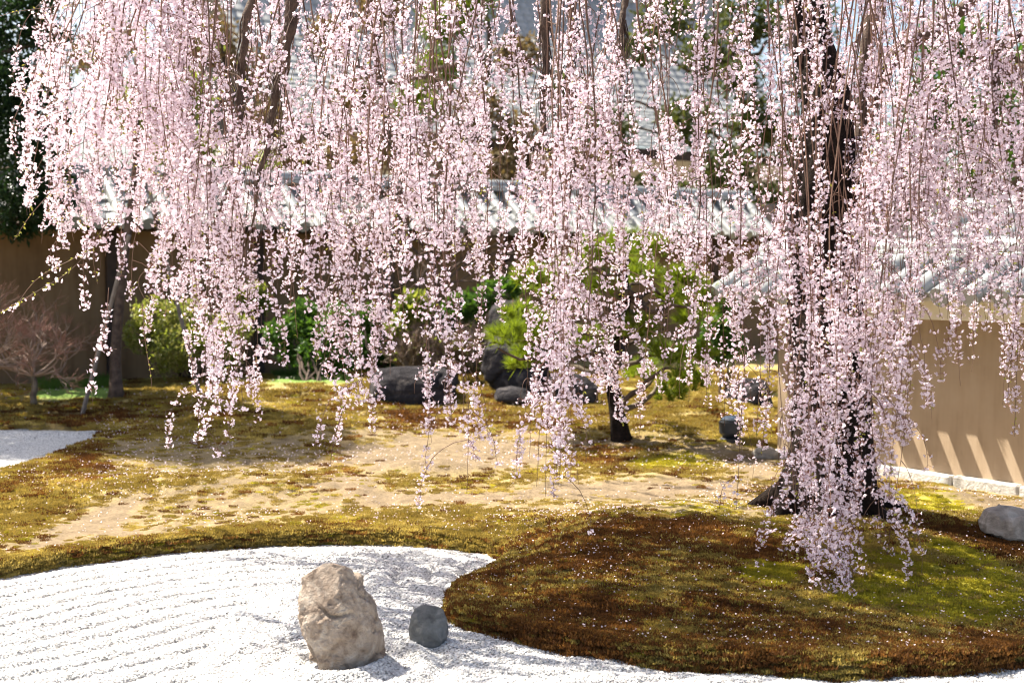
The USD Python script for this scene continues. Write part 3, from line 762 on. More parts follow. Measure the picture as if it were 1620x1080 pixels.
# ------------------------------------------------------------------ rocks
def rock(outline, depth, thick, seed, rough=0.05, freq=6.0, sink=0.04, nz=34, na=56, square=2.4, facets=0, front=1.0):
    """A stone from the height-wise left and right limits of its outline, given thickness, roughness and planed faces."""
    o = np.asarray(outline, float)
    w = P(o[:, 0], o[:, 1], np.full(len(o), depth))
    x, z = w[:, 0], w[:, 2]
    zs = np.linspace(z.min(), z.max(), nz)
    lo, hi = [], []
    closed = np.vstack([np.stack([x, z], 1), [[x[0], z[0]]]])
    for q in zs:
        q = np.clip(q, z.min() + 1e-4, z.max() - 1e-4)
        c = []
        for a, b in zip(closed[:-1], closed[1:]):
            if (a[1] - q) * (b[1] - q) <= 0 and a[1] != b[1]:
                c.append(a[0] + (b[0] - a[0]) * (q - a[1]) / (b[1] - a[1]))
        lo.append(min(c)); hi.append(max(c))
    lo, hi = np.array(lo), np.array(hi)
    wmax = (hi - lo).max()
    a = np.linspace(0, 2 * PI, na + 1)[:-1]
    ca, sa_ = np.sign(np.cos(a)) * np.abs(np.cos(a)) ** (2 / square), np.sign(np.sin(a)) * np.abs(np.sin(a)) ** (2 / square)
    rows = []
    for i, q in enumerate(zs):
        hw, m = (hi[i] - lo[i]) / 2, (hi[i] + lo[i]) / 2
        t = thick / 2 * math.sqrt(max(1 - (max((i / (nz - 1)) - 0.35, 0) / 0.68) ** 2, 0.02)) * min(1, (0.45 + hw / wmax))
        rows.append(np.stack([m + hw * ca, depth + thick * 0.5 + t * sa_ * front, np.full(na, q)], 1))
    v = np.vstack([[[(lo[0] + hi[0]) / 2, depth + thick * .5, zs[0] - sink]], *rows, [[(lo[-1] + hi[-1]) / 2, depth + thick * .5, zs[-1] + 0.004]]])
    f = [[0, 1 + (k + 1) % na, 1 + k] for k in range(na)]
    for i in range(nz - 1):
        b = 1 + i * na
        for k in range(na):
            k2 = (k + 1) % na
            f += [[b + k, b + k2, b + na + k2], [b + k, b + na + k2, b + na + k]]
    last = 1 + (nz - 1) * na
    f += [[last + k, last + (k + 1) % na, last + na] for k in range(na)]
    t = trimesh.Trimesh(v, f, process=False)
    nrm = np.array(t.vertex_normals)
    q = v * freq
    amp = rough * min(wmax, z.max() - z.min())
    ridged = 1 - 2 * np.abs(meshkit.fbm(q * [1, 1, 0.7], 4, seed) - 0.5)
    ridged = ridged - 1.2 * np.maximum(0, (1 - 2 * np.abs(meshkit.fbm(q * [0.45, 0.45, 0.3] + 9, 3, seed + 9) - 0.5)) - 0.94) / 0.06 * 0.5
    d = (ridged - 0.8) * 1.3 + (meshkit.fbm(q * 2.7, 4, seed + 5) - 0.5) * 1.0 + (meshkit.fbm(q * 8.0, 3, seed + 6) - 0.5) * 0.5
    v = v + nrm * (d * amp)[:, None]
    g = np.random.default_rng(seed)
    c = v.mean(0)
    for _ in range(facets):
        dirn = g.normal(size=3) * [1, 1, 0.7]; dirn[2] = abs(dirn[2]) - 0.05; dirn = unit(dirn)
        e = (v - c) @ dirn
        lim = np.quantile(e, 0.93)
        v = v - np.maximum(e - lim, 0)[:, None] * dirn * 0.8
    return v, np.array(f)


def put_rock(name, label, outline, depth, thick, material, seed, **kw):
    if depth is None:
        o = np.asarray(outline, float)
        depth = float(G(o[:, 0].mean(), o[:, 1].max() - 3)[1])
    return tag(obj(name, rock(outline, depth, thick, seed, **kw), material, smooth=32), label, "rock")


put_rock("boulder", "tall upright beige boulder standing in the white gravel", [(468, 925), (484, 905), (504, 893), (520, 890), (545, 902), (562, 920), (574, 945), (588, 975), (596, 1000), (601, 1030), (604, 1062), (596, 1074), (545, 1080), (500, 1074), (482, 1048), (473, 1015), (466, 985), (462, 955)], 5.30, 0.27, "boulder", 4, rough=0.075, freq=10, nz=120, na=180, facets=9)
put_rock("small_stone", "small smooth dark grey stone beside the beige boulder", [(645, 1000), (648, 982), (655, 970), (668, 964), (690, 965), (700, 973), (706, 990), (707, 1012), (700, 1030), (680, 1036), (655, 1034), (646, 1022)], 5.66, 0.17, "grey_stone", 3, rough=0.06, freq=9, facets=0, nz=60, na=90, square=2.6)
put_rock("brown_stone", "tiny flat brown stone lying on the gravel left of the boulder", [(420, 1064), (428, 1057), (440, 1055), (445, 1060), (438, 1068), (424, 1070)], 5.37, 0.05, "brown_stone", 9, rough=0.08, freq=30, nz=14, na=24)
DR = 14.6
put_rock("flat_rock", "long low dark rock with a pale flat top before the twiggy shrub", [(580, 610), (582, 596), (596, 587), (640, 583), (690, 584), (722, 592), (724, 600), (720, 640), (700, 644), (590, 645), (579, 636)], None, 0.6, "dark_rock", 11, rough=0.10, freq=4, facets=5, square=4)
put_rock("standing_rock", "dark standing rock with one pale lit edge below the pine", [(762, 560), (764, 545), (780, 535), (830, 540), (865, 550), (872, 600), (865, 625), (775, 622), (764, 600)], None, 0.5, "dark_rock", 12, rough=0.10, freq=4, facets=6, square=4)
put_rock("top_rock", "blackish rock peeking out above the pine tufts", [(774, 500), (778, 480), (795, 472), (830, 475), (838, 490), (836, 600), (774, 600)], 15.7, 0.5, "dark_rock", 13, rough=0.10, freq=4, facets=6, square=4)
put_rock("low_rock", "low dark rock at the foot of the standing rock", [(778, 632), (784, 618), (810, 612), (835, 618), (842, 636), (820, 644), (786, 642)], None, 0.35, "dark_rock", 14, rough=0.06, freq=6, facets=4)
put_rock("side_rock", "dark rock half hidden behind the hanging blossoms left of the pine trunk", [(856, 625), (862, 600), (890, 590), (925, 596), (950, 615), (948, 640), (870, 643)], None, 0.4, "dark_rock", 15, rough=0.06, freq=5, facets=5)
put_rock("rear_rock", "dark rock behind the blossoms near the end of the right wall", [(1150, 640), (1156, 612), (1185, 600), (1220, 606), (1228, 645)], None, 0.5, "dark_rock", 16, rough=0.06, freq=4, facets=6, square=3)
put_rock("pale_rock", "weathered pale grey rock at the right edge beside the mossy slope", [(1574, 838), (1582, 818), (1604, 809), (1635, 812), (1670, 826), (1684, 852), (1645, 868), (1602, 864), (1578, 852)], None, 0.4, "light_rock", 17, rough=0.08, freq=8, facets=6, nz=50, na=80)
for k, (o, dp, lab, mt) in enumerate([([(1462, 858), (1470, 850), (1482, 853), (1488, 862), (1478, 868), (1464, 864)], 7.15, "little grey stone on bright moss right of the cherry trunk", "light_rock"), ([(1188, 822), (1194, 806), (1210, 804), (1218, 818), (1206, 828)], 7.9, "pale round stone at the left foot of the cherry trunk", "light_rock"),
                                      ([(1190, 716), (1200, 708), (1222, 708), (1236, 716), (1234, 726), (1196, 726)], 11.35, "flat pale stone at the end of the right wall", "light_rock"), ([(1098, 690), (1112, 680), (1135, 682), (1146, 692), (1130, 698), (1102, 697)], 12.2, "flat brown stone on the path beside the garden lamp", "brown_stone")]):
    put_rock("garden_stone", lab, o, dp, 0.12, mt, 20 + k, rough=0.07, freq=14, facets=4, nz=18, na=30)

# ------------------------------------------------------------------ weeping cherry
rng = np.random.default_rng(21)
TD = 7.25
cherry = thing("weeping_cherry", "large weeping cherry tree in pale pink blossom with black trunk", "tree")


def px_path(pts, depth, n):
    q = np.array([(a, b) for a, b, *_ in pts], float)
    dd = np.broadcast_to(np.asarray(depth, float), (len(q),))
    return spline(P(q[:, 0], q[:, 1], dd), n)


tp = [(1306, 905), (1306, 858), (1308, 815), (1310, 770), (1315, 700), (1316, 620), (1310, 520), (1303, 420), (1303, 320), (1308, 220), (1301, 130), (1280, 40), (1262, -60), (1240, -220), (1200, -420)]
tw_ = np.array([225, 205, 178, 152, 130, 122, 116, 108, 98, 84, 66, 58, 54, 46, 34]) / 2 / FPX * TD
N1 = 110
tc = px_path(tp, TD, N1); trad = np.interp(np.linspace(0, 14, N1), np.arange(15), tw_)
sides = 40
tv, tf = tube(tc, trad, sides)
ang = np.arctan2((tv[:N1 * sides] - np.repeat(tc, sides, 0))[:, 1], (tv[:N1 * sides] - np.repeat(tc, sides, 0))[:, 0])
rad_dir = unit(tv[:N1 * sides] - np.repeat(tc, sides, 0))
lev = np.repeat(np.linspace(0, 1, N1), sides)
flare = np.exp(-(lev / 0.10) ** 2) * 0.10 * (0.6 * np.cos(3 * ang + 0.7) + 0.4 * np.cos(5 * ang + 2.0))
crag = (meshkit.fbm(np.stack([tv[:N1 * sides, 0] * 16, tv[:N1 * sides, 1] * 16, tv[:N1 * sides, 2] * 5], -1), 4, 3) - 0.5) * 0.075
tv[:N1 * sides] += rad_dir * (flare + crag)[:, None]
obj("trunk", (tv, tf), "bark", cherry, smooth=50)
for k in range(6):                                                   # roots spreading from the foot
    a = (0.15, 2.75, 3.7, 4.6, 5.5, 1.6)[k]
    b0 = tc[6]
    L = (0.30, 0.22, 0.15, 0.08, 0.14, 0.15)[k]
    pts = [np.array([b0[0] + math.cos(a) * q, b0[1] + math.sin(a) * q, 0]) for q in (0.12, 0.26, 0.26 + L * .5, 0.26 + L)]
    g_ = hz([p[0] for p in pts], [p[1] for p in pts])
    for p, gz, up in zip(pts, g_, (0.15, 0.06, -0.01, -0.06)):
        p[2] = gz + up
    rv, rf = tube(spline(pts, 12), np.linspace(0.075, 0.02, 12), 9)
    obj("root", (rv, rf), "bark", cherry, smooth=True)
thick = [  # limbs in view: photo track, depth, widths in photo pixels
    ([(1316, 470), (1340, 400), (1366, 330), (1362, 220), (1372, 90), (1392, -60), (1450, -260)], 7.4, (32, 14)),
    ([(1362, 200), (1410, 95), (1480, 45), (1530, 8), (1590, -60), (1680, -160)], 7.6, (30, 16)),
    ([(1690, 40), (1620, 55), (1580, 80), (1572, 150), (1570, 220), (1560, 300)], 7.5, (26, 3)),
    ([(1690, 150), (1620, 120), (1560, 105), (1530, 120)], 7.9, (34, 14)),
    ([(520, -120), (470, -20), (460, 40), (444, 110), (426, 180), (418, 250), (400, 330), (392, 420)], 6.9, (24, 2)),
    ([(430, -60), (397, 10), (386, 80), (376, 150), (378, 240), (352, 330), (344, 420), (342, 500)], 6.7, (15, 2)),
    ([(880, -80), (868, 0), (862, 60), (866, 120), (858, 200), (866, 260), (862, 330)], 6.8, (18, 2)),
    ([(925, -60), (905, 0), (902, 100), (896, 190), (905, 260), (900, 340)], 7.1, (13, 2)),
    ([(1000, -80), (985, 20), (982, 120), (975, 240)], 7.9, (12, 5)),
    ([(1250, -120), (1130, -200), (980, -210), (830, -130)], 7.4, (40, 16)),
    ([(1210, -400), (1020, -420), (800, -330), (600, -190), (470, -60)], 7.4, (44, 14)),
    ([(980, -300), (700, -330), (420, -230), (230, -100), (140, -20)], 7.6, (34, 8)),
    ([(1230, -250), (1050, -330), (900, -300), (760, -180)], 9.0, (34, 12)),
    ([(1440, -240), (1560, -330), (1700, -300), (1800, -180)], 7.0, (34, 14)),
    ([(1300, -100), (1330, -250), (1420, -420), (1560, -500)], 6.6, (34, 12)),
    ([(1250, -150), (1180, -330), (1080, -420), (940, -380)], 6.3, (34, 12))]
for pts, dp, (w0, w1) in thick:
    m_ = 60
    c = px_path(pts, dp, m_)
    c = c + (meshkit.fbm(c * 5.0, 2, 3)[:, None] - 0.5) * 0.06
    t_ = np.linspace(0, 1, m_)
    r = (w0 + (w1 - w0) * t_) / 2 / FPX * dp * (1 + 0.10 * np.sin(np.arange(m_) * 0.9) + 0.10 * rng.normal(size=m_))
    lv, lf = tube(c, r, 12)
    lv = lv + unit(lv - np.vstack([np.repeat(c, 12, 0), c[:1], c[-1:]]) + 1e-9) * ((meshkit.fbm(lv * 40, 3, 8) - 0.5)[:, None] * np.concatenate([np.repeat(r, 12), [0, 0]])[:, None] * 0.55)
    mb = MB().add(lv, lf)
    if pts[-1][1] > 200:                                             # weeping limbs carry many thin twigs beside them
        for k in range(16):
            i0 = int(rng.integers(0, m_ // 2)); i1 = int(rng.integers(m_ // 2 + 6, m_))
            seg = c[i0:i1]
            off = (rng.normal(size=3) * [0.05, 0.05, 0.02]) * np.linspace(0.2, 1, len(seg))[:, None] + np.cumsum(rng.normal(size=(len(seg), 3)), 0) * 0.0022
            mb.add(*tube(seg + off, np.linspace(0.0035, 0.001, len(seg)), 4))
    obj("limb", mb, "bark" if w0 > 40 else "bark_brown", cherry, smooth=50)


FL_A = np.arange(5) * 2 * PI / 5


def flowers(c, axis, R, cup, rng):
    """Five-petalled flowers, N at a time: centre, facing, radius, cup angle -> mesh."""
    n = len(c)
    x, y = frames(axis, rng)
    roll = rng.uniform(0, 2 * PI, n)
    xr, yr = x * np.cos(roll)[:, None] + y * np.sin(roll)[:, None], -x * np.sin(roll)[:, None] + y * np.cos(roll)[:, None]
    out = [c[:, None, :]]
    for a in FL_A:
        for rr, da in ((0.72, 0.56), (1.0, 0.0), (0.72, -0.56)):
            aa = a + da + rng.normal(size=n) * 0.07
            rad = R * rr * (1 + rng.normal(size=n) * 0.07)
            ct, st = np.cos(cup), np.sin(cup) * (1.15 - 0.25 * rr)
            out.append((c + xr * (np.cos(aa) * rad * ct)[:, None] + yr * (np.sin(aa) * rad * ct)[:, None] + axis * (rad * st)[:, None])[:, None, :])
    v = np.concatenate(out, 1).reshape(-1, 3)
    k = np.arange(n)[:, None] * 16
    f = np.vstack([k + [0, 1 + 3 * p + j, 2 + 3 * p + j] for p in range(5) for j in range(2)])
    return v, f


def stalks(a, b, w, rng):
    """Thin three-sided stalks from a to b, swelling into the calyx at b."""
    d = unit(b - a); x, y = frames(d, rng)
    ring = lambda c, r: [c + x * r, c - x * (r * .5) + y * (r * .87), c - x * (r * .5) - y * (r * .87)]
    v = np.stack([*ring(a, w), *ring(b, w * 2.2)], 1).reshape(-1, 3)
    k = np.arange(len(a))[:, None] * 6
    f = [k + [i, (i + 1) % 3, 3 + (i + 1) % 3] for i in range(3)] + [k + [i, 3 + (i + 1) % 3, 3 + i] for i in range(3)]
    return v, np.vstack(f)


total = [0, 0]


def strand(path, r0, r1, dens, rng, side=3, budtip=0.06, flower_from=0.0, size=0.0120, bud_only=False, gaps=True):
    """One weeping branch with side twigs; flowers in little umbels along it, buds at the tips."""
    n = len(path)
    mesh = MB().add(*tube(path, np.linspace(r0, r1, n), 5))
    runs = [(path, flower_from, 1.0)]
    seglen = np.linalg.norm(np.diff(path, axis=0), axis=1)
    total_len = seglen.sum()
    for _ in range(side):
        t = max(0.03, flower_from) + (0.97 - max(0.03, flower_from)) * rng.random() ** 0.7
        i = int(t * (n - 1)); L = 0.07 + 0.33 * rng.random() ** 1.5
        a = rng.uniform(0, 2 * PI)
        out = np.array([math.cos(a), math.sin(a) * 0.9, 0])
        q = np.linspace(0, 1, 8)[:, None]
        tw = path[i] + out * (L * rng.uniform(0.35, 0.75) * (1 - (1 - q) ** 2.2)) + np.array([0, 0, -1.0]) * (L * (0.15 * q + 0.85 * q**1.7)) + rng.normal(size=(8, 3)) * 0.004 * q
        mesh.add(*tube(tw, np.linspace(r1 * 1.2 + 0.0006, 0.0008, 8), 4))
        runs.append((tw, 0.12, 1.15))
    for _ in range(int(rng.integers(0, 3)) if side >= 5 else 0):
        i = int(rng.uniform(0.25, 0.7) * (n - 1)); L = min(rng.uniform(0.4, 0.9), seglen[i:].sum() * 0.9)
        a = rng.uniform(0, 2 * PI); q = np.linspace(0, 1, 14)[:, None]
        tw = path[i] + np.array([math.cos(a), math.sin(a), 0]) * (0.12 + 0.14 * rng.random()) * (1 - (1 - q) ** 2.5) - Z3 * L * (0.2 * q + 0.8 * q**1.4) + np.cumsum(rng.normal(size=(14, 3)), 0) * 0.004 * q
        mesh.add(*tube(tw, np.linspace(r1 * 1.6, 0.0009, 14), 4))
        runs.append((tw, 0.1, 1.0))
    cs, ax, at, budc, budd = [], [], [], [], []
    for pth, f0, mul in runs:
        s = np.concatenate([[0], np.cumsum(np.linalg.norm(np.diff(pth, axis=0), axis=1))])
        T = s[-1]
        gap = 0.0295 / (dens * mul)
        pos, t = [], f0 * T + rng.uniform(0, gap)
        clump = rng.uniform(0, 10)
        while t < T:
            pos.append(t)
            v_ = math.sin(t * 11 + clump) + 0.6 * math.sin(t * 27 + clump * 3)
            t += gap * rng.uniform(0.6, 1.4) * (0.85 if v_ > -0.45 else 3.2)
        if not pos:
            continue
        pos = np.array(pos)
        pt = np.stack([np.interp(pos, s, pth[:, k_]) for k_ in range(3)], 1)
        if gaps and not bud_only:
            keep_ = meshkit.fbm(pt * [2.6, 2.6, 2.0] + 5.0, 2, 77) + rng.normal(size=len(pt)) * 0.035 > 0.405 - 0.075 * sm(1.9, 2.3, pt[:, 0]) - 0.05 * sm(-1.2, -1.6, pt[:, 0]) - 0.05 * (np.abs(pt[:, 0] - 1.55) < 0.35) * sm(1.9, 1.5, pt[:, 2])
            pos, pt = pos[keep_], pt[keep_]
        frac = pos / T
        for q, fr in zip(pt, frac):
            isb = bud_only or (fr > 1 - budtip and rng.random() < 0.6) or rng.random() < 0.07
            if isb:
                nb = rng.integers(1, 4)
                for _ in range(nb):
                    d = unit(rng.normal(size=3) * 0.8 + [0, 0, -0.3])
                    budc.append(q + d * 0.003); budd.append(d)
                if bud_only and rng.random() < 0.75:
                    continue
                if not bud_only and rng.random() < 0.55:
                    continue
            nf = rng.integers(3, 6)
            a0 = rng.uniform(0, 2 * PI)
            for m_ in range(nf):
                a = a0 + m_ * 2 * PI / nf + rng.normal() * 0.4
                d = unit(np.array([math.cos(a), math.sin(a), rng.normal() * 0.45 - 0.25]))
                Ls = rng.uniform(0.010, 0.024)
                e = q + d * Ls + np.array([0, 0, -1]) * Ls * 0.35
                at.append(q); cs.append(e); ax.append(unit(e - q + rng.normal(size=3) * Ls * 0.35))
    w = obj("weeping_branch", mesh, "twig", cherry, smooth=True)
    if cs:
        cs, ax, at = np.array(cs), np.array(ax), np.array(at)
        R = size * rng.uniform(0.75, 1.15, len(cs)); cup = np.clip(rng.normal(0.55, 0.28, len(cs)), 0.1, 1.25)
        b = obj("blossoms", flowers(cs, ax, R, cup, rng), "petal", w)
        tag(b, None, None, None, "stuff")
        tag(obj("flower_stalks", stalks(at, cs - ax * 0.0005, 0.00055, rng), "stalk", w), None, None, None, "stuff")
        total[0] += len(cs)
    if budc:
        tag(obj("buds", leaves(np.array(budc), rng.uniform(0.010, 0.02, len(budc)), rng, np.array(budd) * 2, 0.3, 0.5), "bud", w), None, None, None, "stuff")
    total[1] += 1


def hang(px0, top, px1, bot, depth, rng, wander=11):
    """A hanging track: out of the crown above, then down with a slow wander."""
    n = 22
    q = np.linspace(0, 1, n)
    py = top + (bot - top) * q
    w = np.cumsum(rng.normal(size=n)) ; w = w - w[0]; w = np.convolve(np.pad(w, 3, mode="edge"), np.ones(7) / 7, "valid")
    w = w - w[0] - q * (w[-1] - w[0]) * 0.85
    px = px0 + (px1 - px0) * np.minimum(1, q * 1.15) ** 0.8 + wander * w
    dd = depth + 0.12 * np.cumsum(rng.normal(size=n)) / math.sqrt(n) * q
    return P(px, py, dd)


tails = [(84, 10, 150, 4), (110, 13, 270, 6), (130, 18, 400, 8), (165, 20, 430, 9), (195, 14, 470, 6), (230, 18, 400, 8), (270, 20, 400, 9), (305, 18, 470, 9), (345, 16, 640, 14), (320, 6, 690, 2), (363, 5, 676, 1), (390, 12, 560, 5), (425, 14, 430, 5),
         (455, 16, 500, 5), (485, 12, 535, 3), (525, 18, 480, 8), (556, 13, 645, 11), (575, 6, 655, 2), (608, 14, 545, 6), (650, 18, 420, 7), (698, 16, 520, 6), (726, 9, 675, 4), (690, 5, 700, 2), (733, 4, 780, 1), (775, 18, 440, 7), (828, 6, 635, 2),
         (845, 18, 420, 6), (884, 16, 770, 13), (872, 8, 785, 2), (940, 16, 640, 6), (968, 18, 560, 5), (1003, 8, 690, 2), (1040, 18, 600, 7), (1078, 13, 635, 4), (1112, 15, 650, 6), (1150, 16, 715, 6), (1166, 6, 805, 1), (1205, 14, 720, 5), (1245, 10, 790, 3),
         (1298, 13, 900, 7), (1292, 6, 980, 2), (1338, 15, 850, 8), (1345, 4, 970, 1), (1388, 12, 790, 6), (1405, 8, 880, 2), (1425, 13, 690, 6), (1365, 16, 480, 5), (1460, 15, 470, 7), (1500, 16, 500, 8), (1545, 16, 545, 8), (1580, 14, 640, 6), (1607, 10, 690, 3), (1635, 16, 600, 4)]
for (cx, sg, bot, cnt) in tails:
    for j in range(max(1, int(cnt * (1.1 if cx > 1360 else 0.78)))):
        px1 = cx + rng.normal() * sg
        dp = rng.uniform(6.1, 8.4) if cx < 1180 else rng.uniform(6.0, 7.9)
        if bot > 740:
            dp = rng.uniform(6.1, 6.9)
        deep = cx > 1150
        top = rng.uniform(-290, -110) if deep else rng.uniform(-190, -80)
        b = bot if j == 0 else 0 + (bot - 0) * (rng.uniform(0.74, 1.0) if bot > 600 else rng.uniform(0.60, 1.0))
        px0 = px1 + rng.normal() * 42 + (25 if cx < 250 else 0)
        if cx < 250:
            px0 = px1 + 20 + abs(px0 - px1)
        if 1200 < cx < 1360 and rng.random() < 0.62:
            px0 = px1 + rng.choice([-90, 75])
            if rng.random() < 0.30:
                dp = rng.uniform(7.8, 8.6)
        strand(hang(px0, top, px1, b, dp, rng), rng.uniform(0.003, 0.006), 0.0011, 1.3 if cx < 330 else 1.0 if cx < 1180 else 1.1, rng, side=int(rng.integers(5, 10)))
for cx, bot, cnt in ((1290, 992, 3), (1278, 950, 2), (1308, 925, 2), (1402, 885, 2), (1345, 968, 1), (1330, 880, 2), (350, 655, 3), (558, 652, 3), (728, 688, 2), (690, 700, 1), (886, 775, 3)):
    for j in range(cnt):
        px1 = cx + rng.normal() * 9
        strand(hang(px1 + (rng.choice([-75, 70]) if cx > 1200 else rng.normal() * 30), rng.uniform(-160, -60), px1, bot * rng.uniform(0.95, 1.0), rng.uniform(5.9, 6.4), rng), 0.004, 0.0011, 0.85, rng, side=8, flower_from=0.45 if cx > 1200 else 0.3, gaps=False, budtip=0.02)
for j in range(20):                                                    # the far side of the crown
    px1 = rng.uniform(560, 1560); dp = rng.uniform(9.0, 10.8)
    strand(hang(px1 + rng.normal() * 20, rng.uniform(-160, -40), px1, rng.uniform(220, 430), dp, rng), 0.005, 0.0012, 0.9, rng, side=5)
# thin sprays with buds swinging out at the left
for pts, dp, bud in (([(175, 345), (120, 420), (60, 460), (2, 492)], 6.6, True), ([(200, 330), (140, 395), (60, 440), (12, 505)], 6.8, True), ([(110, 270), (75, 310), (45, 345), (22, 380)], 6.5, True), ([(90, 60), (70, 110), (45, 140), (20, 152)], 6.7, True), ([(135, 5), (80, 12), (30, 18), (-8, 28)], 6.8, True),
                     ([(130, 130), (100, 155), (75, 168), (62, 172)], 6.6, False), ([(112, 245), (108, 290), (103, 335)], 6.6, True), ([(172, 455), (168, 510), (162, 548), (185, 552)], 6.6, False), ([(225, 480), (230, 540), (238, 590), (240, 612)], 6.5, True), ([(300, 560), (305, 585), (303, 610)], 6.4, True), ([(345, 640), (325, 665), (312, 692)], 6.4, False),
                     ([(545, 640), (530, 690), (522, 735)], 6.3, True), ([(265, 400), (220, 440), (232, 480)], 6.4, True)):
    strand(px_path(pts, dp, 14), 0.0022, 0.001, 0.9 if bud else 1.2, rng, side=1 if not bud else 0, bud_only=bud)
print("strands, flowers:", total[1], total[0])

# ------------------------------------------------------------------ trees and shrubs of the garden
rng = np.random.default_rng(33)


def grow(base, tip, r0, r1, wob, n=10):
    q = np.linspace(0, 1, n)[:, None]
    w = np.cumsum(rng.normal(size=(n, 3)), 0) * wob / math.sqrt(n); w -= w[0]
    return np.asarray(base) * (1 - q) + np.asarray(tip) * q + w, np.linspace(r0, r1, n)


def bare_crown(mb, start, direction, length, r, depth, spread=0.55, tips=None, gravity=0.0):
    """Recursive bare twigs."""
    d = unit(np.asarray(direction, float))
    end = start + d * length + np.array([0, 0, gravity * length])
    mid = (start + end) / 2 + rng.normal(size=3) * length * 0.07
    mb.add(*tube(np.array([start, mid, end]), [r, r * 0.8, r * 0.6], 4 if r < 0.006 else 6, cap=False))
    if depth == 0:
        if tips is not None:
            tips.append((end, d))
        return
    for _ in range(rng.integers(2, 4)):
        nd = d + rng.normal(size=3) * spread
        nd[2] += 0.08
        bare_crown(mb, end if rng.random() < 0.65 else mid, nd, length * rng.uniform(0.6, 0.85), r * 0.62, depth - 1, spread, tips, gravity)


def foliage(centres, radii, count, size, aspect=0.45, squash=0.8, shell=0.55):
    """Leaf positions through several lumps, denser towards each lump's skin."""
    pts = []
    for c, r in zip(centres, radii):
        k = int(count * r**2 / sum(q**2 for q in radii))
        d = unit(rng.normal(size=(k, 3))); rr = r * (shell + (1 - shell) * rng.random(k)) ** 0.8 * (0.75 + 0.5 * meshkit.noise(d * 2.3 + np.asarray(c), 4))
        pts.append(np.asarray(c) + d * rr[:, None] * [1, 1, squash])
    pts = np.vstack(pts)
    return leaves(pts, size * rng.uniform(0.6, 1.3, len(pts)), rng, np.array([0, 0, 0.25]), 1.0, aspect)


def lumps(center, size, n, r, seed):
    g = np.random.default_rng(seed)
    c = np.asarray(center) + g.uniform(-1, 1, (n, 3)) * np.asarray(size)
    return c, r * g.uniform(0.65, 1.25, n)


# bare reddish maple at the left
def bare_maple(base, label, sizes, seed):
    global rng
    rng = np.random.default_rng(seed)
    t = thing("bare_maple", label, "tree")
    p, r = grow(base - [0, 0, 0.05], base + [0.01, 0, 0.28], 0.034, 0.026, 0.02, 6)
    obj("trunk", tube(p, r, 8), "bark_grey", t, smooth=True)
    mb, tips = MB(), []
    for k in range(9):
        a = k / 9 * 2 * PI + rng.normal() * 0.2
        bare_crown(mb, p[-1], [math.cos(a) * 1.0, math.sin(a) * 0.6, rng.uniform(0.22, 0.8)], sizes * rng.uniform(0.22, 0.34), 0.013, 4, 0.42, tips)
    obj("branches", mb, "maple_twig", t)
    tp_ = MB()
    for e, d in tips:
        for _ in range(3):
            dd = unit(d + rng.normal(size=3) * 0.45 + [0, 0, 0.2])
            tp_.add(*tube(np.array([e, e + dd * rng.uniform(0.06, 0.13)]), [0.0016, 0.0008], 3, cap=False))
    obj("fine_twigs", tp_, "maple_tip", t)


bare_maple(G(52, 640), "low bare maple with fine reddish twigs before the wall", 0.95, 5)
bare_maple(G(-55, 640), "bare maple cut by the left edge, pale spreading branches", 1.05, 6)

# slender tree with the grey trunk near the left pole
t = thing("slender_tree", "slender brown trunk leaning up before the back wall at the left", "tree")
b = G(183, 627)
c = px_path([(184, 632), (183, 560), (190, 470), (200, 380), (216, 260), (214, 150), (225, 40)], b[1], 24)
obj("trunk", tube(c, np.linspace(0.054, 0.026, 24) * (1 + 0.6 * np.exp(-np.arange(24) / 1.2)), 12), "bark_brown", t, smooth=True)
mb, tips = MB(), []
for k in range(5):
    i = 12 + 2 * k
    bare_crown(mb, c[i], [rng.normal(), rng.normal() * .5, 0.8], 0.45, 0.014, 3, 0.5, tips)
obj("branches", mb, "bark_grey", t)
ls = np.array([e for e, d in tips])
obj("crown", leaves(np.repeat(ls, 2, 0) + rng.normal(size=(len(ls) * 2, 3)) * 0.10, 0.07, rng, None, 1, 0.4), "leaf_yellowgreen", t)

# props
for lab, a, bb, w in (("grey support pole leaning right, foot in the moss left of the slender tree", (127, 657), (204, 372), 0.021), ("grey support pole leaning left across the pale shrub", (318, 622), (236, 300), 0.021)):
    f0 = G(*a)
    pts = np.linspace(f0 - [0, 0, 0.06], P(np.array(float(bb[0])), np.array(float(bb[1])), f0[1] - 0.5), 12)
    pl = thing("support_pole", lab, "pole")
    obj("shaft", tube(pts, np.linspace(w, w * 0.8, 12), 10), "pole", pl, smooth=40)
    tie = pts[-2]
    obj("rope_tie", tube(np.array([pts[-3] + (pts[-2] - pts[-3]) * q for q in (0.2, 0.5, 0.8)]), w * 1.25, 10), "bark_brown", pl)

def shrub(name, label, base, cs, rs, count, leaf, material, aspect=0.45, stems=6, squash=0.85, drop=None):
    t = thing(name, label, "shrub")
    mb = MB()
    for k in range(stems):
        i = k % len(cs)
        p, r = grow(base + [rng.normal() * 0.06, rng.normal() * 0.04, -0.04], cs[i] + rng.normal(size=3) * rs[i] * 0.3, 0.016, 0.005, 0.05, 8)
        mb.add(*tube(p, r, 5))
    obj("stems", mb, "bark_brown", t)
    obj("foliage", foliage(cs, rs, count, leaf, aspect, squash), material, t)
    if drop:
        q = foliage(cs, rs, drop, leaf * 0.9, 0.3, squash)
        obj("flower_tassels", (q[0] - [0, 0, 0.0], q[1]), "leaf_pale", t)
    return t


def clump_px(spec, depth):
    cs = np.array([P(np.array(float(a)), np.array(float(b)), depth + dz) for a, b, r, dz in spec])
    rs = np.array([r / FPX * depth for a, b, r, dz in spec])
    return cs, rs


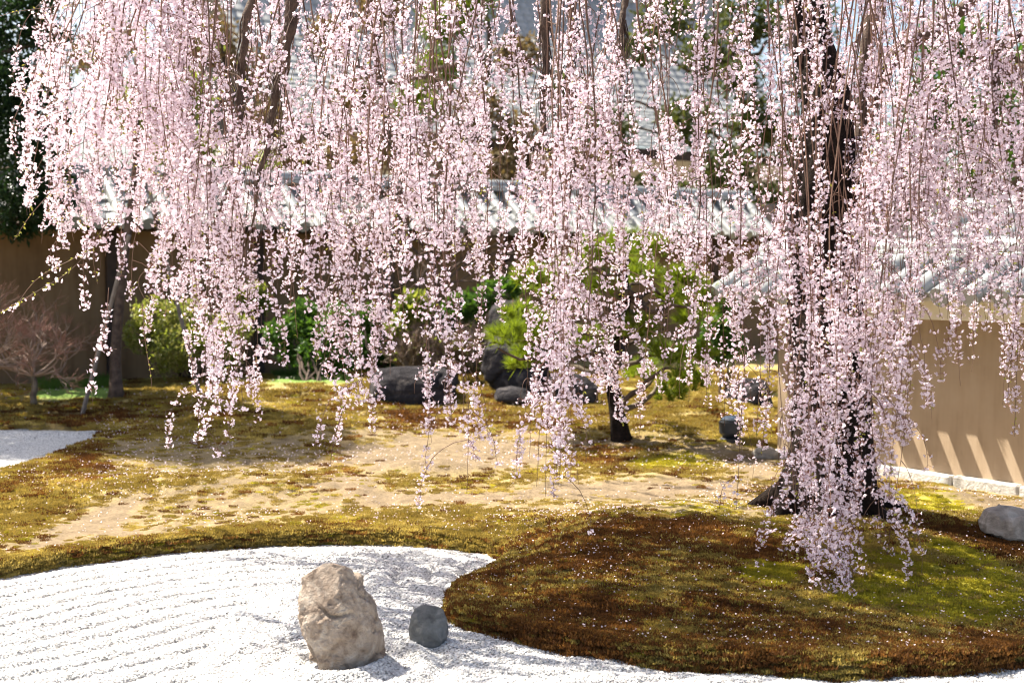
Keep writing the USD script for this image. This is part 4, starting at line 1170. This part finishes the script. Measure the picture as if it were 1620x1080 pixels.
cs, rs = clump_px([(245, 500, 38, 0), (225, 530, 34, .1), (300, 500, 34, .1), (285, 545, 42, -.1), (330, 540, 40, 0), (365, 520, 34, .1), (270, 565, 34, -.1), (350, 565, 30, 0)], 14.35)
shrub("pale_shrub", "cream and pale green flowering shrub behind the leaning pole", G(300, 598), cs, rs, 3200, 0.062, "leaf_yellowgreen", 0.4, 8, drop=3000)
cs, rs = clump_px([(440, 530, 26, 0), (470, 515, 28, 0.1), (510, 530, 36, 0), (500, 565, 36, -.1), (535, 570, 30, 0), (530, 500, 28, .2), (480, 490, 20, .1), (460, 560, 20, .1)], 14.7)
shrub("green_shrub", "fresh green leafy shrub between the pale shrub and the blossom tail", G(490, 602), cs, rs, 3600, 0.068, "leaf_green", 0.5, 7)
cs, rs = clump_px([(400, 462, 20, 0), (385, 475, 16, 0), (412, 480, 15, .1)], 15.2)
shrub("sprig_shrub", "small yellow green sprig of leaves against the second dark post", G(400, 600), cs, rs, 700, 0.08, "leaf_yellowgreen", 0.45, 3)
cs, rs = clump_px([(655, 485, 24, 0), (640, 500, 16, 0), (628, 520, 14, -.1), (670, 490, 16, 0.1)], 15.2)
shrub("rhododendron", "yellow green broad leaved shrub above the brown twiggy thicket", G(655, 598), cs, rs, 1300, 0.10, "leaf_yellowgreen", 0.42, 5)
cs, rs = clump_px([(730, 490, 30, 0), (775, 470, 26, 0), (700, 500, 22, .1), (800, 460, 24, .1)], 16.3)
shrub("dark_shrub", "dark leafy shrub in front of the wall behind the rocks", G(740, 590), cs, rs, 2200, 0.09, "leaf_green", 0.45, 5)
cs, rs = clump_px([(590, 500, 22, 0), (585, 540, 24, 0), (605, 570, 20, 0)], 15.6)
shrub("narrow_shrub", "narrow green shrub beside the bare tree's dark trunk", G(590, 600), cs, rs, 1300, 0.08, "leaf_green", 0.45, 4)
cs, rs = clump_px([(1138, 520, 24, 0), (1145, 480, 20, .1), (1130, 550, 24, 0), (1160, 545, 20, .1)], 15.5)
shrub("broadleaf_shrub", "green broadleaf shrub behind the blossoms right of the pine", G(1140, 625), cs, rs, 1600, 0.09, "leaf_green", 0.5, 4)

# brown twiggy thicket above the flat rock
rng = np.random.default_rng(44)
t = thing("twiggy_shrub", "rounded leafless brown shrub of fine twigs behind the flat rock", "shrub")
mb, tips = MB(), []
for k in range(16):
    b = P(np.array(630 + k * 9.5), np.array(600.), 15.0) + [0, rng.normal() * 0.12, -0.05]
    for _ in range(2):
        bare_crown(mb, b, [rng.normal() * 0.35, rng.normal() * 0.3, 1], 0.24, 0.008, 3, 0.38, tips)
obj("branches", mb, "leaf_brown", t)
tw2 = MB()
for e, d in tips:
    tw2.add(*needles(np.repeat(e[None], 5, 0), rng.uniform(0.06, 0.13, 5), rng, d + [0, 0, .3], 0.45, 0.0022))
obj("fine_twigs", tw2, "maple_twig", t)
e = np.array([q[0] for q in tips]); e = e[rng.random(len(e)) < 0.22]
obj("young_leaves", leaves(e, 0.05, rng, [0, 0, .5], 1, .5), "leaf_yellowgreen", t)

# bare tree with two trunks in front of the back wall
for lab, tr, dp, r0, arms in (("bare tree with a forked dark crown reaching over the wall roof", [(606, 600), (610, 500), (616, 420), (628, 360), (640, 300), (648, 250), (662, 205)], 15.6, 0.075, [(3, (1, 0, .9)), (4, (-1, .2, .6)), (4, (1, .1, .5)), (5, (-.4, 0, 1)), (2, (-.8, 0, .8)), (3, (.3, .1, 1))]),
                              ("bare tree with a straight greyish trunk right of the forked one", [(692, 590), (690, 500), (686, 430), (676, 370), (660, 330), (650, 280)], 15.9, 0.06, [(2, (.9, 0, .7)), (3, (-1, 0, .7)), (3, (.8, .1, 1)), (4, (.6, 0, .9)), (1, (-.7, 0, .7))])):
    rng = np.random.default_rng(int(r0 * 1000))
    t = thing("bare_tree", lab, "tree")
    c = px_path(tr, dp, 28)
    obj("trunk", tube(c, np.linspace(r0, r0 * 0.35, 28), 10), "bark_brown", t, smooth=True)
    mb = MB()
    for i, d in arms:
        for _ in range(2):
            bare_crown(mb, c[i * 4], np.array(d) + rng.normal(size=3) * .2, 0.42, r0 * 0.32, 4, 0.42)
    obj("branches", mb, "bark_brown", t)

# black pine
rng = np.random.default_rng(55)
pine = thing("black_pine", "bushy garden pine with bright needle tufts around a dark leaning trunk", "tree")
pb = G(982, 694)
pd_ = pb[1]
c = px_path([(984, 702), (976, 650), (968, 600), (972, 540), (990, 480), (985, 420), (1000, 370)], pd_, 26)
obj("trunk", tube(c, np.linspace(0.070, 0.03, 26) * (1 + 0.5 * np.exp(-np.arange(26) / 2.0)), 12), "bark", pine, smooth=True)
pads = [(820, 500, 34), (805, 530, 30), (845, 540, 34), (830, 570, 28), (860, 520, 30), (868, 455, 38), (840, 440, 26), (905, 430, 36), (935, 400, 34), (980, 385, 34), (1030, 395, 34), (1010, 430, 36), (960, 450, 34), (900, 480, 30), (1060, 470, 34), (1095, 500, 36), (1110, 470, 28), (1080, 440, 30), (1050, 560, 38), (1020, 590, 34), (1090, 600, 34), (1060, 620, 26), (1010, 520, 32), (930, 540, 30), (1105, 560, 26)]
nd = MB()
for k, (a, b, r) in enumerate(pads):
    pc = P(np.array(float(a)), np.array(float(b)), pd_ + rng.uniform(-0.45, 0.5))
    i = int(np.argmin(np.linalg.norm(c - (pc - [0, 0, 0.1]), axis=1)))
    p, rr_ = grow(c[i], pc - [0, 0, 0.06], 0.028, 0.008, 0.10, 10)
    obj("branch", tube(p, rr_, 6), "bark_grey" if k % 3 == 0 else "bark_brown", pine, smooth=True)
    R = r / FPX * pd_
    m = 46
    tc_ = pc + unit(rng.normal(size=(m, 3))) * R * rng.uniform(0.3, 1.0, (m, 1)) * [1, 1, 0.62]
    dirs = unit((tc_ - pc) * [1, 1, 0.6] / R + np.array([0, 0, 0.75]))
    nd = MB()
    for q, dd in zip(tc_, dirs):
        nd.add(*needles(np.repeat(q[None], 30, 0), rng.uniform(0.07, 0.13, 30), rng, dd, 0.42, 0.0034))
    obj("needle_tuft", nd, "needle", pine)
    if k % 2 == 0:
        for q in tc_[:3]:
            obj("candle", tube(np.array([q, q + [rng.normal() * .01, 0, 0.12]]), [0.006, 0.002], 5), "maple_tip", pine)

# garden lamp
gl = thing("garden_lamp", "squat dark blue black garden lamp beside the pale path", "lamp")
lb = G(1156, 697)
def ringmesh(prof, c, n=20):
    a = np.linspace(0, 2 * PI, n + 1)[:-1]
    v = np.vstack([c + np.stack([np.cos(a) * r, np.sin(a) * r, np.full(n, z)], 1) for r, z in prof])
    f = [[i * n + k, i * n + (k + 1) % n, (i + 1) * n + (k + 1) % n, (i + 1) * n + k] for i in range(len(prof) - 1) for k in range(n)]
    return v, np.array(f)
obj("base", ringmesh([(0.0, -0.03), (0.085, -0.03), (0.09, 0.02), (0.06, 0.04), (0.0, 0.042)], lb), "lamp_black", gl, smooth=40)
obj("body", ringmesh([(0.0, 0.04), (0.07, 0.04), (0.098, 0.07), (0.102, 0.16), (0.09, 0.175), (0.0, 0.176)], lb), "lamp_black", gl, smooth=40)
obj("lens", ringmesh([(0.0, 0.215), (0.05, 0.21), (0.088, 0.185), (0.088, 0.178), (0.0, 0.178)], lb), "lamp_glass", gl, smooth=40)

# ------------------------------------------------------------------ trees beyond the walls
rng = np.random.default_rng(66)


def back_tree(name, label, spec, depth, material, leaf, count, trunk=True, aspect=0.45, spread_y=1.0, bark="bark_brown", squash=0.85, wob=0.2, foot=None):
    t = thing(name, label, "tree")
    cs, rs = clump_px([(q[0], q[1], q[2], rng.uniform(-spread_y, spread_y) + (q[3] if len(q) > 3 else 0)) for q in spec], depth)
    low = cs[np.argmin(cs[:, 2])]
    foot = np.array([cs[:, 0].mean(), cs[:, 1].mean(), -0.25]) if foot is None else np.array(foot)
    top = cs[np.argmax(cs[:, 2])]
    p, r = grow(foot, top, 0.16, 0.03, 0.25, 16)
    obj("trunk", tube(p, r, 9), bark, t, smooth=True)
    mb = MB()
    for q in cs:
        i = int(np.clip(np.argmin(np.abs(p[:, 2] - (q[2] - 0.5))), 0, 15))
        pp, r2 = grow(p[i], q, 0.05, 0.012, wob, 8)
        mb.add(*tube(pp, r2, 5))
    obj("branches", mb, bark, t)
    obj("crown", foliage(cs, rs, count, leaf, aspect, squash, 0.35), material, t)


back_tree("conifer", "dense dark evergreen filling the upper left corner over the wall roof", [(20, 40, 70), (60, 140, 56), (20, 210, 66), (70, 260, 46), (30, 310, 50), (90, 320, 36), (-10, 130, 60), (70, -30, 60), (80, 60, 36), (95, 200, 32), (30, 355, 36), (75, 345, 30),
                     (-260, -330, 170, -0.5), (-380, -240, 170, -0.5), (-430, -420, 150, -0.5), (-300, -520, 150, -0.5), (-200, -440, 130, -0.5)], 14.0, "leaf_dark", 0.085, 60000, aspect=0.32, spread_y=0.22, wob=0.05, foot=(-6.9, 14.9, -0.25))
back_tree("green_pine", "bright green pine tuft in front of the hall roof", [(660, 150, 34), (690, 110, 38), (640, 180, 24), (700, 40, 44), (740, 0, 46), (690, 170, 22)], 22, "needle", 0.16, 4200, aspect=0.12)
back_tree("olive_tree", "olive coloured tree behind the curtain of blossom at the centre", [(1270, 40, 60), (1290, 130, 56), (1260, 220, 50), (1340, 190, 50), (1050, 30, 46), (1180, 30, 60), (1120, 90, 50), (1170, 120, 40), (1010, 80, 34), (900, 150, 44), (960, 210, 46), (1090, 190, 50), (1200, 200, 50), (1150, 270, 50)], 23, "leaf_olive", 0.12, 13000, spread_y=1.4)
back_tree("brown_tree", "brownish thinly leaved tree behind the bare forked crown", [(690, 250, 50), (740, 270, 46), (640, 250, 40), (800, 280, 50), (880, 300, 50), (930, 260, 40), (590, 230, 40), (700, 310, 36), (820, 210, 40), (560, 150, 44), (760, 170, 44), (520, 60, 40), (600, 20, 44), (820, 90, 40)], 20.5, "leaf_brown", 0.10, 10000)
back_tree("shade_tree", "dark green tree at the upper right behind the cherry limbs", [(1510, 70, 60), (1480, 160, 60), (1560, 200, 66), (1620, 120, 70), (1650, 250, 70), (1440, 240, 50), (1530, 290, 50), (1700, 40, 80)], 19, "leaf_green", 0.15, 8000, spread_y=1.4)
back_tree("yellow_tree", "yellow green tree showing through gaps above the left roof", [(270, 260, 46), (310, 230, 40), (240, 300, 36), (350, 280, 36), (220, 170, 50), (290, 150, 50), (410, 270, 36)], 20, "leaf_yellowgreen", 0.12, 4200)
back_tree("brown_bush_tree", "brown and ochre tree behind the left part of the blossom curtain", [(140, 90, 40), (400, 110, 40), (460, 250, 50), (500, 290, 40), (180, 60, 40), (330, 60, 50), (420, 190, 40), (540, 250, 44)], 22.5, "leaf_brown", 0.12, 4200)
back_tree("far_bush", "mixed green bush beyond the corner of the two walls", [(1090, 330, 50), (1040, 310, 46), (1150, 350, 46), (1210, 330, 50), (980, 320, 40), (1270, 340, 50), (1340, 310, 56), (1420, 320, 50)], 22.5, "leaf_olive", 0.13, 6500)
